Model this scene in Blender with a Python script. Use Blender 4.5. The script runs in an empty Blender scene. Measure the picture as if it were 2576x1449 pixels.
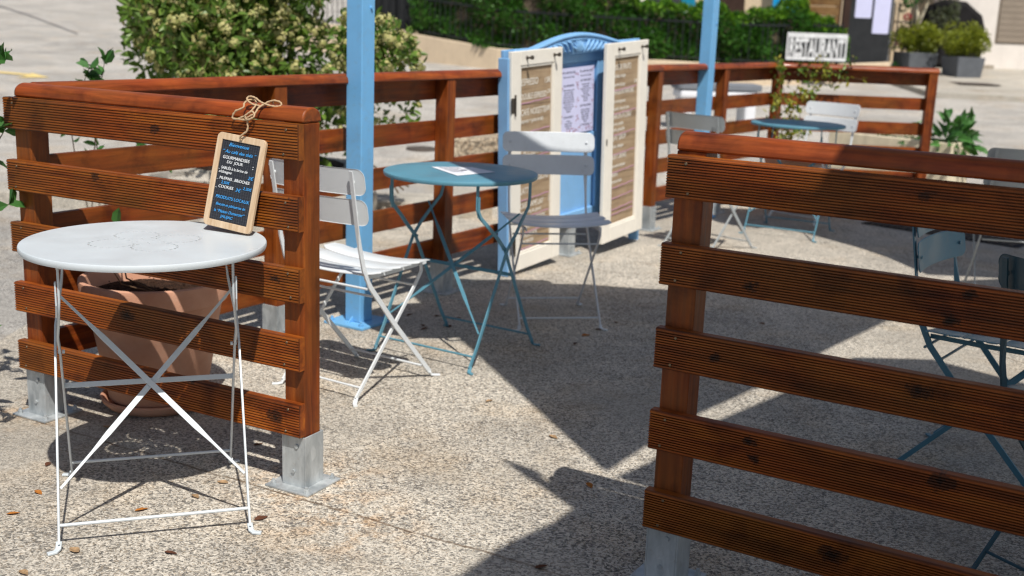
import bpy, bmesh, math, random
from mathutils import Vector, Matrix
random.seed(7)
R = math.radians
scn = bpy.context.scene
COL = scn.collection

# ---------------------------------------------------------------- camera
F, PIT, ROL, H = 2885.758, 0.22981, 0.03867, 1.29515      # focal length in px of a 2576 px wide frame
cp, sp, cr, sr = math.cos(PIT), math.sin(PIT), math.cos(ROL), math.sin(ROL)
FW = Vector((0, cp, -sp)); UP0 = Vector((0, sp, cp)); RT0 = Vector((1, 0, 0))
RT = cr*RT0 + sr*UP0; UP = -sr*RT0 + cr*UP0
cd = bpy.data.cameras.new("camera"); cam = bpy.data.objects.new("camera", cd); COL.objects.link(cam)
m = Matrix((RT, UP, -FW)).transposed().to_4x4(); m.translation = Vector((0, 0, H)); cam.matrix_world = m
cd.sensor_width = 36; cd.lens = 36*F/2576; cd.clip_start = .05; cd.clip_end = 600
cd.dof.use_dof = True; cd.dof.focus_distance = 2.85; cd.dof.aperture_fstop = 3.8
scn.camera = cam
scn.cycles.pixel_filter_type = 'BLACKMAN_HARRIS'; scn.cycles.filter_width = 1.3

# ---------------------------------------------------------------- light
SUN = Vector((.1986, -.614, 1)).normalized()
w = bpy.data.worlds.new("World"); scn.world = w; w.use_nodes = True
nt = w.node_tree; bg = nt.nodes["Background"]
sky = nt.nodes.new("ShaderNodeTexSky"); sky.sky_type = 'NISHITA'; sky.sun_disc = False
sky.sun_elevation = math.asin(SUN.z); sky.sun_rotation = math.atan2(SUN.x, SUN.y)
sky.air_density = 1.0; sky.dust_density = 1.5
nt.links.new(sky.outputs[0], bg.inputs[0]); bg.inputs[1].default_value = 0.072
sl = bpy.data.lights.new("sun", 'SUN'); sl.energy = 4.5; sl.angle = R(.53); sl.color = (1, .955, .88)
so = bpy.data.objects.new("sun", sl); COL.objects.link(so); so.rotation_euler = SUN.to_track_quat('Z', 'Y').to_euler()
scn.view_settings.view_transform = 'Standard'; scn.view_settings.look = 'None'
scn.view_settings.exposure = 0.12; scn.view_settings.gamma = 1

# ---------------------------------------------------------------- geometry of the place
def ray(x, y): return FW + (x-1288)/F*RT - (y-724.5)/F*UP
def G(x, y, z=0.):
    d = ray(x, y); t = (z-H)/d.z; return Vector((0, 0, H)) + d*t
def GS(x, y):                                    # a point of the rising street
    d = ray(x, y)
    if d.z < 0 and (-H/d.z)*d.y < 9: return G(x, y)
    t = (-.45-H)/(d.z-.05*d.y); return Vector((0, 0, H)) + d*t
def AT(x, y, Y):
    d = ray(x, y); return Vector((0, 0, H)) + d*(Y/d.y)
def ON(x, y, A, B):
    d = ray(x, y); n = Vector((-(B[1]-A[1]), B[0]-A[0], 0)); t = n.dot(Vector((A[0], A[1], 0)))/n.dot(d)
    return Vector((0, 0, H)) + d*t
def zg(y):
    t = y-9
    return .05*(t if t > .6 else (0 if t < -.6 else (t+.6)**2/2.4))

# ---------------------------------------------------------------- materials
MATS = {}
def mat(name, col, rough=.5, metal=0., spec=.5, coat=0.):
    m = bpy.data.materials.new(name); m.use_nodes = True; b = m.node_tree.nodes["Principled BSDF"]
    b.inputs["Base Color"].default_value = (*col, 1); b.inputs["Roughness"].default_value = rough
    b.inputs["Metallic"].default_value = metal; b.inputs["Specular IOR Level"].default_value = spec
    b.inputs["Coat Weight"].default_value = coat
    MATS[name] = m; return m
class N:
    def __init__(s, m): s.t = m.node_tree; s.b = s.t.nodes["Principled BSDF"]
    def n(s, typ, **k):
        o = s.t.nodes.new(typ)
        for a, v in k.items():
            if a in o.inputs.keys() if isinstance(a, str) else False: pass
            setattr(o, a, v)
        return o
    def l(s, a, b): s.t.links.new(a, b)
    def coord(s, kind='Object', scale=(1, 1, 1), rand=False):
        tc = s.n("ShaderNodeTexCoord"); mp = s.n("ShaderNodeMapping"); mp.inputs['Scale'].default_value = scale
        s.l(tc.outputs[kind], mp.inputs[0])
        if rand:
            oi = s.n("ShaderNodeObjectInfo"); ml = s.n("ShaderNodeMath", operation='MULTIPLY'); ml.inputs[1].default_value = 40
            cb = s.n("ShaderNodeCombineXYZ"); s.l(oi.outputs['Random'], ml.inputs[0])
            for i in range(3): s.l(ml.outputs[0], cb.inputs[i])
            s.l(cb.outputs[0], mp.inputs['Location'])
        return mp.outputs[0]
    def noise(s, v, sc, det=4, rough=.55, dist=0):
        o = s.n("ShaderNodeTexNoise"); o.inputs['Scale'].default_value = sc; o.inputs['Detail'].default_value = det
        o.inputs['Roughness'].default_value = rough; o.inputs['Distortion'].default_value = dist; s.l(v, o.inputs['Vector']); return o.outputs[0]
    def vor(s, v, sc, feat='F1', out='Distance', rnd=1):
        o = s.n("ShaderNodeTexVoronoi"); o.feature = feat; o.inputs['Scale'].default_value = sc; o.inputs['Randomness'].default_value = rnd
        s.l(v, o.inputs['Vector']); return o.outputs[out]
    def ramp(s, f, stops, interp='LINEAR'):
        o = s.n("ShaderNodeValToRGB"); cr_ = o.color_ramp; cr_.interpolation = interp
        while len(cr_.elements) < len(stops): cr_.elements.new(.5)
        for e, (p, c) in zip(cr_.elements, stops):
            e.position = p; e.color = (*c, 1) if isinstance(c, tuple) else (c, c, c, 1)
        s.l(f, o.inputs[0]); return o.outputs[0]
    def mix(s, f, a, b, mode='MIX'):
        o = s.n("ShaderNodeMix", data_type='RGBA', blend_type=mode)
        for i, v in ((0, f), (6, a), (7, b)):
            if isinstance(v, (int, float)): o.inputs[i].default_value = v if i == 0 else (v, v, v, 1)
            elif isinstance(v, tuple): o.inputs[i].default_value = (*v, 1)
            else: s.l(v, o.inputs[i])
        return o.outputs[2]
    def math(s, op, a, b=0.):
        o = s.n("ShaderNodeMath", operation=op)
        for i, v in enumerate((a, b)):
            if isinstance(v, (int, float)): o.inputs[i].default_value = v
            else: s.l(v, o.inputs[i])
        return o.outputs[0]
    def bump(s, h, dist, st=1.):
        o = s.n("ShaderNodeBump"); o.inputs['Distance'].default_value = dist; o.inputs['Strength'].default_value = st
        s.l(h, o.inputs['Height']); s.l(o.outputs[0], s.b.inputs['Normal'])
    def col(s, c): s.l(c, s.b.inputs['Base Color'])
    def rough(s, c): s.l(c, s.b.inputs['Roughness'])

def wood_mat(name, dark, mid, light, axis=0, rough=.46, coat=0., groove=False, bleach=.5):
    m = mat(name, mid, rough, 0, .32, coat); n = N(m)
    sc = [14, 14, 14]; sc[axis] = 1.1
    g = n.noise(n.coord('Object', tuple(sc), True), 2.2, 5, .6, .6)
    fine = [70, 70, 70]; fine[axis] = 1.6 if groove else 4
    g2 = n.noise(n.coord('Object', tuple(fine), True), 1.6, 3, .6)
    base = n.ramp(g, [(.28, dark), (.5, mid), (.74, light)])
    base = n.mix(.35 if groove else .6, base, n.ramp(g2, [(.3, .42), (.7, 1.)]), 'MULTIPLY')
    big = n.noise(n.coord('Object', (2.2, 2.2, 2.2), True), 1.3, 3)
    base = n.mix(n.ramp(big, [(.42, 0.), (.66, bleach)]), base, (.17, .072, .010))
    blot = n.noise(n.coord('Object', (5, 5, 5), True), 1.6, 4, .6, .4)
    base = n.mix(n.ramp(blot, [(.50, 0.), (.70, .8)]), base, n.mix(1., base, (.40, .32, .30), 'MULTIPLY'))
    pos = n.coord('Object')
    for k in range(3):
        at = n.n("ShaderNodeAttribute"); at.attribute_type = 'OBJECT'; at.attribute_name = 'knot%d' % k
        sp_ = n.n("ShaderNodeSeparateXYZ"); n.l(at.outputs['Vector'], sp_.inputs[0])
        sq = n.n("ShaderNodeSeparateXYZ"); n.l(pos, sq.inputs[0])
        u_ax, w_ax = (0, 2)
        dx_ = n.math('SUBTRACT', sq.outputs[u_ax], sp_.outputs[0]); dz_ = n.math('SUBTRACT', sq.outputs[w_ax], sp_.outputs[1])
        el = 1.6 if axis == 0 else .8
        dd = n.math('SQRT', n.math('ADD', n.math('POWER', n.math('DIVIDE', n.math('ABSOLUTE', dx_), el), 2.), n.math('POWER', n.math('ABSOLUTE', dz_), 2.)))
        rr_ = n.math('DIVIDE', n.math('ADD', dd, n.math('MULTIPLY', n.math('SUBTRACT', n.noise(pos, 60, 5, .75), .5), .045)), n.math('MAXIMUM', sp_.outputs[2], .0001))
        base = n.mix(n.ramp(rr_, [(.25, .95), (.45, .55), (.62, .85), (.9, .4), (1.9, 0.)]), base, (.018, .008, .005))
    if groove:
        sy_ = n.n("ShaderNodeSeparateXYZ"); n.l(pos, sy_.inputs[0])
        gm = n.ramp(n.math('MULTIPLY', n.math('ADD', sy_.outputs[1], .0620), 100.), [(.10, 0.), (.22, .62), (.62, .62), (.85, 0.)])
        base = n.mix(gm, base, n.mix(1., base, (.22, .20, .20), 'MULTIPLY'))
    n.col(base); n.rough(n.ramp(g2, [(.2, rough-.1), (.8, rough+.22)]))
    n.bump(g2, .0004 if groove else .0012, .5); return m
WD, WM, WL = (.085, .014, .003), (.25, .046, .006), (.40, .095, .012)
wood_mat('stained_wood', WD, WM, WL)
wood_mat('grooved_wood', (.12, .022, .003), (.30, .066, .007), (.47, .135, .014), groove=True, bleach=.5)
wood_mat('stained_wood_upright', (.09, .016, .003), (.25, .052, .006), (.38, .10, .013), 2)
wood_mat('rail_wood', (.12, .020, .004), (.30, .055, .009), (.44, .10, .015), 0, .40, .08, bleach=.3)
def paint(name, col, rough=.38, var=.08, metal=0, dirt=0.):
    m = mat(name, col, rough, metal); n = N(m)
    g = n.noise(n.coord('Object', (1, 1, 1), True), 9, 4)
    a = tuple(c*(1-var) for c in col); b = tuple(min(1, c*(1+var)) for c in col)
    c = n.ramp(g, [(.3, a), (.7, b)])
    if dirt:
        d = n.noise(n.coord('Object', (1, 1, 1), True), 38, 5, .65)
        c = n.mix(n.ramp(d, [(.52, 0.), (.75, dirt)]), c, tuple(v*.45 for v in (.5, .42, .32)))
    n.col(c); n.rough(n.ramp(g, [(.3, rough-.07), (.7, rough+.1)])); return m
paint('white_paint', (.57, .62, .655), .34, .02, 0, .03)
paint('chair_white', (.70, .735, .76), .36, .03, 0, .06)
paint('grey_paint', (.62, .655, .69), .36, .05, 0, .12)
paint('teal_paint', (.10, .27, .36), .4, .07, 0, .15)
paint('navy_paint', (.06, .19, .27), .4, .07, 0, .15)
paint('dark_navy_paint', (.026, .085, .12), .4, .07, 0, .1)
paint('shaded_white_paint', (.33, .36, .375), .4, .05, 0, .12)  # white chairs darkened: their shade is put into the paint colour
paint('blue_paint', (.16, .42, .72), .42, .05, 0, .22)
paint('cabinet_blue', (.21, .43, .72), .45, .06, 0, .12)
paint('cream_paint', (.83, .79, .71), .45, .03, 0, .10)
paint('sail_cloth', (.55, .54, .50), .9, .04)
paint('brass', (.10, .085, .07), .45, .1, .7)
paint('screw_metal', (.20, .15, .10), .4, .1, .8)
paint('stained_leg', (.5, .5, .5), .5)
m = mat('galvanised', (.44, .47, .49), .42, .35); n = N(m)
v_ = n.vor(n.coord('Object', (1, 1, .45), True), 55, 'F1', 'Color'); bwn = n.n('ShaderNodeRGBToBW'); n.l(v_, bwn.inputs[0]); v = bwn.outputs[0]; g = n.noise(n.coord('Object', (1, 1, .35), True), 16, 5, .65)
c = n.mix(.25, n.ramp(g, [(.3, (.30, .33, .35)), (.7, (.58, .61, .62))]), v, 'SOFT_LIGHT')
n.col(n.mix(n.ramp(n.noise(n.coord('Object', (1, 1, 1), True), 30, 5, .7), [(.6, 0.), (.8, .5)]), c, (.24, .12, .05))); n.rough(n.ramp(g, [(.3, .33), (.7, .58)]))

# exposed aggregate concrete
def aggregate(name, light, dark, ochre, joints=False, sc=1., contrast=1.):
    m = mat(name, light, .88, 0, .25); n = N(m); v = n.coord('Object', (1, 1, 1))
    wc = n.n("ShaderNodeTexNoise"); wc.inputs['Scale'].default_value = 70*sc; wc.inputs['Detail'].default_value = 2; n.l(v, wc.inputs['Vector'])
    wm = n.n("ShaderNodeVectorMath", operation='SCALE'); n.l(wc.outputs['Color'], wm.inputs[0]); wm.inputs['Scale'].default_value = .016/sc
    vv = n.n("ShaderNodeVectorMath", operation='ADD'); n.l(v, vv.inputs[0]); n.l(wm.outputs[0], vv.inputs[1]); v2 = vv.outputs[0]
    cellc = n.vor(v2, 185*sc, 'F1', 'Color'); celld = n.vor(v2, 185*sc, 'F1', 'Distance')
    sep = n.n("ShaderNodeSeparateColor"); n.l(cellc, sep.inputs[0])
    f = n.math('ADD', n.math('MULTIPLY', sep.outputs[0], .55), n.math('MULTIPLY', n.noise(v, 125*sc, 5, .8), .9))
    f = n.math('SUBTRACT', f, n.math('MULTIPLY', n.noise(v, 7*sc, 3, .6), .22))
    lo = .55-.26*contrast; hi = .55+.26*contrast
    c = n.ramp(f, [(lo, dark), (lo+(hi-lo)*.35, tuple(.45*a+.55*b for a, b in zip(light, dark))), (.56, tuple(l*.86 for l in light)), (hi, tuple(min(.85, l*1.42) for l in light))])
    c = n.mix(n.math('MULTIPLY', n.ramp(sep.outputs[1], [(.62, 0.), (.75, .75)]), n.ramp(celld, [(.3, 1.), (.6, .0)])), c, ochre)
    c2 = n.vor(v2, 42*sc, 'F1', 'Color'); d2 = n.vor(v2, 42*sc, 'F1', 'Distance'); s2 = n.n("ShaderNodeSeparateColor"); n.l(c2, s2.inputs[0])
    pm = n.math('MULTIPLY', n.ramp(d2, [(.2, 1.), (.36, 0.)]), n.ramp(s2.outputs[0], [(.0, 1.), (.26, .8), (.34, 0.)]))
    c = n.mix(n.math('MULTIPLY', pm, .8*contrast), c, dark)
    big = n.noise(v, 1.1, 7, .7)
    c = n.mix(n.ramp(big, [(.44, .0), (.66, .7)]), c, n.mix(1., c, (.52, .52, .53), 'MULTIPLY'))
    wear = n.noise(v, .75, 4, .6)
    c = n.mix(n.ramp(wear, [(.48, 0.), (.62, .55)]), c, tuple(.72*l for l in light))
    st = n.noise(n.coord('Object', (1, 1, 1), False), 2.1, 5, .65)
    c = n.mix(n.ramp(st, [(.50, 0.), (.70, .36)]), c, n.mix(1., c, (1., .78, .52), 'MULTIPLY'))
    if joints:
        so_ = n.n("ShaderNodeSeparateXYZ"); n.l(n.coord('Object'), so_.inputs[0])
        wob = n.math('MULTIPLY', n.math('SUBTRACT', n.noise(v, 9, 3), .5), .03)
        for (ax, ay), (bx, by) in joints:
            L = math.hypot(bx-ax, by-ay); nx, ny = -(by-ay)/L, (bx-ax)/L
            dd = n.math('ABSOLUTE', n.math('ADD', n.math('ADD', n.math('MULTIPLY', so_.outputs[0], nx), n.math('MULTIPLY', so_.outputs[1], ny)), n.math('ADD', wob, -(nx*ax+ny*ay))))
            c = n.mix(n.math('MULTIPLY', n.ramp(n.math('MULTIPLY', dd, 100.), [(.25, .8), (.65, 0.)]), n.ramp(n.noise(v, 14, 4), [(.3, .25), (.6, 1.)])), c, (.13, .085, .05))
        for (ax, ay, rr) in ((-.568, 3.022, .30), (-1.506, 3.521, .22), (-.4, 2.75, .25)):
            vm = n.n("ShaderNodeVectorMath", operation='DISTANCE'); n.l(n.coord('Object'), vm.inputs[0]); vm.inputs[1].default_value = (ax, ay, 0)
            mk = n.math('MULTIPLY', n.ramp(n.math('DIVIDE', vm.outputs['Value'], rr), [(.25, .55), (1., 0.)]), n.ramp(n.noise(v, 11, 5, .7), [(.45, 0.), (.62, 1.)]))
            c = n.mix(mk, c, n.mix(1., c, (1., .66, .36), 'MULTIPLY'))
    n.col(c)
    n.bump(n.math('ADD', n.ramp(celld, [(.0, 1.), (.6, 0.)]), n.noise(v, 200*sc, 2)), .003, .9)
    return m
aggregate('terrace_concrete', (.54, .495, .425), (.14, .132, .122), (.40, .31, .21), [((-.541, 2.906), (-.009, 2.614)), ((.9, 7.2), (1.9, 5.0))], 1., .78)
aggregate('road_asphalt', (.50, .472, .432), (.28, .265, .24), (.38, .34, .29), False, .8, 1.3)
aggregate('path_asphalt', (.42, .40, .37), (.17, .16, .155), (.30, .27, .23), False, .8, 1.)
aggregate('pebble_dash', (.42, .35, .26), (.05, .045, .04), (.33, .20, .11), False, .45, .8)
aggregate('kerb_stone', (.56, .52, .45), (.25, .24, .22), (.5, .43, .35), False, 1.2, 1.6)

def rough_wall(name, col, sc=6, var=.12, bump=.004, stain=.0):
    m = mat(name, col, .9, 0, .2); n = N(m); v = n.coord('Object')
    g = n.noise(v, sc, 6, .6); a = tuple(c*(1-var) for c in col); b = tuple(min(1, c*(1+var)) for c in col)
    c = n.ramp(g, [(.3, a), (.7, b)])
    if stain: c = n.mix(n.ramp(n.noise(n.coord('Object', (3, 3, .5)), 3, 5, .6), [(.5, 0.), (.75, stain)]), c, tuple(x*.55 for x in col))
    n.col(c); n.bump(n.noise(v, sc*20, 4), bump, .6); return m
rough_wall('beige_render', (.66, .53, .38), 5, .08, .004, .25)
rough_wall('house_render', (.62, .50, .35), 4, .08, .004, .2)
rough_wall('white_render', (.74, .69, .64), 3, .05, .004, .15)
rough_wall('cream_stone', (.70, .62, .46), 14, .12, .003, .4)
rough_wall('pale_stone', (.50, .46, .40), 9, .35, .02, .5)
rough_wall('grey_planter', (.12, .13, .145), 8, .12, .002, .2)
rough_wall('taupe_paint', (.27, .225, .18), 6, .06, .001)
rough_wall('charcoal', (.028, .03, .033), 6, .2, .001)
rough_wall('black_cover', (.014, .013, .014), 6, .3, .01)
rough_wall('dark_brown', (.045, .026, .020), 6, .2, .001)
rough_wall('white_plastic', (.76, .77, .80), 6, .03, .001)
rough_wall('shaded_white_plastic', (.19, .205, .23), 6, .05, .001)  # shade on the white bench top, put into its colour
rough_wall('teal_cloth', (.01, .20, .33), 12, .2, .004)
rough_wall('azure_cloth', (.01, .30, .62), 12, .2, .004)
rough_wall('red_cloth', (.35, .03, .05), 12, .2, .004)
rough_wall('pink_petal', (.55, .20, .33), 12, .2, .002)
rough_wall('lavender_paper', (.60, .61, .84), 8, .03, .0005)
rough_wall('white_paper', (.74, .75, .80), 8, .03, .0005)
rough_wall('sign_white', (.66, .67, .68), 9, .2, .001)
rough_wall('black_paint', (.02, .022, .025), 8, .2, .001)
rough_wall('yellow_paint', (.72, .55, .22), 20, .15, .001)
rough_wall('tar', (.12, .115, .12), 20, .2, .001)
rough_wall('iron', (.09, .075, .065), 30, .3, .002)
wood_mat('shed_wood', (.13, .07, .03), (.26, .15, .06), (.36, .22, .1))
mat('glass_dark', (.03, .035, .045), .08, 0, .8)
m = mat('terracotta', (.50, .235, .145), .8, 0, .3); n = N(m); v = n.coord('Object', (1, 1, 1), True)
g = n.noise(v, 5, 6, .65); c = n.ramp(g, [(.3, (.50, .24, .15)), (.6, (.62, .34, .23)), (.8, (.70, .46, .35))])
n.col(n.mix(n.ramp(n.noise(v, 22, 6, .7), [(.55, 0.), (.8, .4)]), c, (.55, .42, .34))); n.bump(n.noise(v, 60, 4), .001, .5)
m = mat('soil', (.04, .02, .012), .95, 0, .2); n = N(m); v = n.coord('Object')
n.col(n.ramp(n.noise(v, 60, 5, .7), [(.35, (.012, .006, .004)), (.7, (.10, .05, .03))])); n.bump(n.noise(v, 50, 5, .8), .02)
m = mat('slate_wood', (.62, .46, .30), .55); n = N(m)
g = n.noise(n.coord('Object', (60, 60, 6)), 2, 4, .6, .5); n.col(n.ramp(g, [(.3, (.50, .34, .20)), (.7, (.68, .52, .36))]))
mat('blackboard', (.022, .024, .032), .45)
mat('board_grid', (.09, .095, .11), .6)
mat('chalk_white', (.80, .82, .84), .8)
mat('chalk_blue', (.06, .38, .85), .8)
m = mat('kraft', (.30, .20, .115), .8); n = N(m)
g = n.noise(n.coord('Object', (1, 1, 9)), 5, 5, .6); g2 = n.noise(n.coord('Object', (8, 8, 2)), 8, 4)
n.col(n.mix(.4, n.ramp(g, [(.3, (.24, .165, .10)), (.5, (.38, .27, .165)), (.75, (.47, .36, .24))]), n.ramp(g2, [(.3, .6), (.7, 1.)]), 'MULTIPLY'))
mat('pink_tape', (.55, .31, .40), .6)
mat('menu_white', (.82, .79, .72), .7)
mat('ink', (.05, .05, .10), .7)
mat('ink_red', (.30, .04, .10), .7)
mat('jute', (.46, .32, .19), .9)
m = mat('glass', (.9, .9, .9), .03); MATS['glass'].node_tree.nodes["Principled BSDF"].inputs['Transmission Weight'].default_value = 1.0
MATS['glass'].node_tree.nodes["Principled BSDF"].inputs['IOR'].default_value = 1.1
def leaf_mat(name, cols, rough=.42, trans=.25, back=None):
    m = mat(name, cols[1], rough, 0, .4); n = N(m); tc = n.n("ShaderNodeNewGeometry")
    r = tc.outputs['Random Per Island']
    k = len(cols); c = n.ramp(r, [(i/(k-1), cc) for i, cc in enumerate(cols)])
    n.col(c); t = n.n("ShaderNodeBsdfTranslucent"); mx = n.n("ShaderNodeMixShader"); mx.inputs[0].default_value = trans
    n.l(n.mix(1., c, (1.0, 1.0, .45), 'MULTIPLY'), t.inputs[0]); out = n.t.nodes["Material Output"]
    n.l(n.b.outputs[0], mx.inputs[1]); n.l(t.outputs[0], mx.inputs[2]); n.l(mx.outputs[0], out.inputs[0]); return m
leaf_mat('bush_leaf', [(.06, .12, .018), (.11, .20, .03), (.17, .28, .045), (.07, .14, .022)])
leaf_mat('bush_flower', [(.38, .36, .13), (.50, .46, .19), (.30, .33, .10), (.56, .50, .26)], .7, .15)
leaf_mat('hedge_leaf', [(.022, .085, .012), (.045, .15, .018), (.085, .22, .03), (.03, .11, .022)])
leaf_mat('hedge_sunlit_leaf', [(.12, .28, .02), (.20, .37, .03), (.09, .22, .02)])  # lighter leaves: sunlight on the hedge top is put into their colour
leaf_mat('vine_leaf', [(.06, .14, .02), (.16, .26, .04), (.42, .36, .05), (.10, .2, .03)])
leaf_mat('shrub_leaf', [(.17, .21, .015), (.26, .29, .02), (.11, .15, .012)])
leaf_mat('herb_leaf', [(.04, .13, .03), (.08, .22, .05), (.03, .10, .02)])
leaf_mat('olive_leaf', [(.07, .09, .045), (.13, .15, .09), (.05, .07, .035)])
rough_wall('dry_leaf_orange', (.40, .15, .03), 60, .4, .001); rough_wall('dry_leaf_brown', (.11, .045, .025), 60, .4, .001)
rough_wall('dry_leaf_tan', (.34, .22, .12), 60, .4, .001)
rough_wall('bark', (.16, .12, .085), 20, .3, .01)
rough_wall('twig_brown', (.12, .07, .04), 30, .3, .001)

# ---------------------------------------------------------------- mesh helpers
class MB:
    def __init__(s): s.v = []; s.f = []
    def add(s, vs, fs):
        o = len(s.v); s.v += [tuple(v) for v in vs]; s.f += [tuple(i+o for i in f) for f in fs]
    def box(s, x0, x1, y0, y1, z0, z1):
        s.add([(x, y, z) for z in (z0, z1) for y in (y0, y1) for x in (x0, x1)],
              [(0, 2, 3, 1), (4, 5, 7, 6), (0, 1, 5, 4), (2, 6, 7, 3), (0, 4, 6, 2), (1, 3, 7, 5)]); return s
    def prism(s, poly, axis, a, b):
        "poly of 2d points swept along axis from a to b"
        def P(u, v, w): return {'x': (w, u, v), 'y': (u, w, v), 'z': (u, v, w)}[axis]
        n = len(poly); s.add([P(u, v, a) for u, v in poly]+[P(u, v, b) for u, v in poly],
            [tuple(range(n))[::-1], tuple(range(n, 2*n))]+[(i, (i+1) % n, n+(i+1) % n, n+i) for i in range(n)]); return s
    def sweep(s, pts, prof, ref, scales=None, caps=True):
        pts = [Vector(p) for p in pts]; k = len(prof); vs = []
        ref = Vector(ref)
        for i, p in enumerate(pts):
            t = (pts[min(i+1, len(pts)-1)]-pts[max(i-1, 0)]).normalized()
            if 0 < i < len(pts)-1:
                a = (pts[i]-pts[i-1]).normalized(); b = (pts[i+1]-pts[i]).normalized(); t = (a+b).normalized()
            u = (ref-t*ref.dot(t)); u = u.normalized() if u.length > 1e-6 else t.orthogonal().normalized(); v = t.cross(u)
            sx, sy = scales[i] if scales else (1, 1)
            vs += [p+u*(a_*sx)+v*(b_*sy) for a_, b_ in prof]
        fs = [(i*k+j, i*k+(j+1) % k, (i+1)*k+(j+1) % k, (i+1)*k+j) for i in range(len(pts)-1) for j in range(k)]
        if caps: fs += [tuple(range(k))[::-1], tuple((len(pts)-1)*k+j for j in range(k))]
        s.add(vs, fs); return s
    def tube(s, pts, r, n=8, ref=(.13, .21, .97), scales=None):
        return s.sweep(pts, [(r*math.cos(2*math.pi*i/n), r*math.sin(2*math.pi*i/n)) for i in range(n)], ref, scales)
    def flat(s, pts, w, t, ref, scales=None):
        "bar of width w along ref and thickness t"
        e = min(w, t)*.22
        return s.sweep(pts, [(-w/2+e, -t/2), (w/2-e, -t/2), (w/2, -t/2+e), (w/2, t/2-e), (w/2-e, t/2), (-w/2+e, t/2), (-w/2, t/2-e), (-w/2, -t/2+e)], ref, scales)
    def lathe(s, prof, n=48, c=(0, 0)):
        vs = []; k = len(prof)
        for i in range(n):
            a = 2*math.pi*i/n
            vs += [(c[0]+r*math.cos(a), c[1]+r*math.sin(a), z) for r, z in prof]
        fs = [(i*k+j, ((i+1) % n)*k+j, ((i+1) % n)*k+j+1, i*k+j+1) for i in range(n) for j in range(k-1)]
        s.add(vs, fs); return s
    def build(s, name, material, parent=None, smooth=None, bevel=0):
        me = bpy.data.meshes.new(name); me.from_pydata(s.v, [], s.f)
        me.materials.append(MATS[material])
        bm = bmesh.new(); bm.from_mesh(me); bmesh.ops.recalc_face_normals(bm, faces=bm.faces[:]) if len(bm.faces) < 6000 else None
        bm.to_mesh(me); bm.free()
        o = bpy.data.objects.new(name, me); COL.objects.link(o)
        if parent: o.parent = parent
        if smooth is not None: me.shade_smooth(); 
        if smooth: 
            try: me.set_sharp_from_angle(angle=R(smooth))
            except Exception: pass
        if bevel:
            b = o.modifiers.new('bevel', 'BEVEL'); b.width = bevel; b.segments = 2; b.limit_method = 'ANGLE'; b.angle_limit = R(40)
        return o
def loose(mb, name, material, parent, smooth=None):
    "each connected piece becomes a mesh of its own"
    par = list(range(len(mb.v)))
    def fd(a):
        while par[a] != a: par[a] = par[par[a]]; a = par[a]
        return a
    for f in mb.f:
        for b in f[1:]: par[fd(b)] = fd(f[0])
    grp = {}
    for f in mb.f: grp.setdefault(fd(f[0]), []).append(f)
    for fs in grp.values():
        ids = sorted({i for f in fs for i in f}); mp = {a: i for i, a in enumerate(ids)}
        c = sum((Vector(mb.v[i]) for i in ids), Vector())/len(ids)
        q = MB(); q.add([tuple(Vector(mb.v[i])-c) for i in ids], [tuple(mp[i] for i in f) for f in fs])
        q.build(name, material, parent, smooth=smooth).location = c
def tag(o, label=None, cat=None, group=None, kind=None):
    if label: o['label'] = label
    if cat: o['category'] = cat
    if group: o['group'] = group
    if kind: o['kind'] = kind
    return o
def empty(name, loc=(0, 0, 0), rz=0., label=None, cat=None, group=None):
    o = bpy.data.objects.new(name, None); COL.objects.link(o); o.location = loc; o.rotation_euler = (0, 0, rz)
    o.empty_display_size = .1
    return tag(o, label, cat, group)
def children(o): return [c for c in bpy.data.objects if c.parent == o]
def copy_tree(o, parent=None):
    c = o.copy(); COL.objects.link(c); c.parent = parent
    for ch in children(o): copy_tree(ch, c)
    return c
def paint_tree(o, old, new):
    "give a copied thing its own paint"
    for c in [o]+children(o)+[g for c in children(o) for g in children(c)]:
        if c.type == 'MESH' and c.data.materials and c.data.materials[0].name == old:
            c.material_slots[0].link = 'OBJECT'; c.material_slots[0].material = MATS[new]
DEPS = {}
def text_mesh(lines, name, material, parent, extr=.0004):
    "lines: (string, matrix, size, x-scale, align, shear) -> one mesh of lettering"
    mb = MB()
    for st, M, size, xs, al, sh in lines:
        cu = bpy.data.curves.new('t', 'FONT'); cu.body = st; cu.size = size; cu.align_x = al; cu.extrude = extr; cu.shear = sh; cu.resolution_u = 3
        cu.offset = size*.03 if name == 'lettering' else 0
        o = bpy.data.objects.new('t', cu); COL.objects.link(o); 
        dg = bpy.context.evaluated_depsgraph_get(); me = o.evaluated_get(dg).to_mesh()
        mb.add([M @ Vector((v.co.x*xs, v.co.y, v.co.z)) for v in me.vertices], [tuple(p.vertices) for p in me.polygons])
        bpy.data.objects.remove(o); bpy.data.curves.remove(cu)
    return mb.build(name, material, parent)

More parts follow.
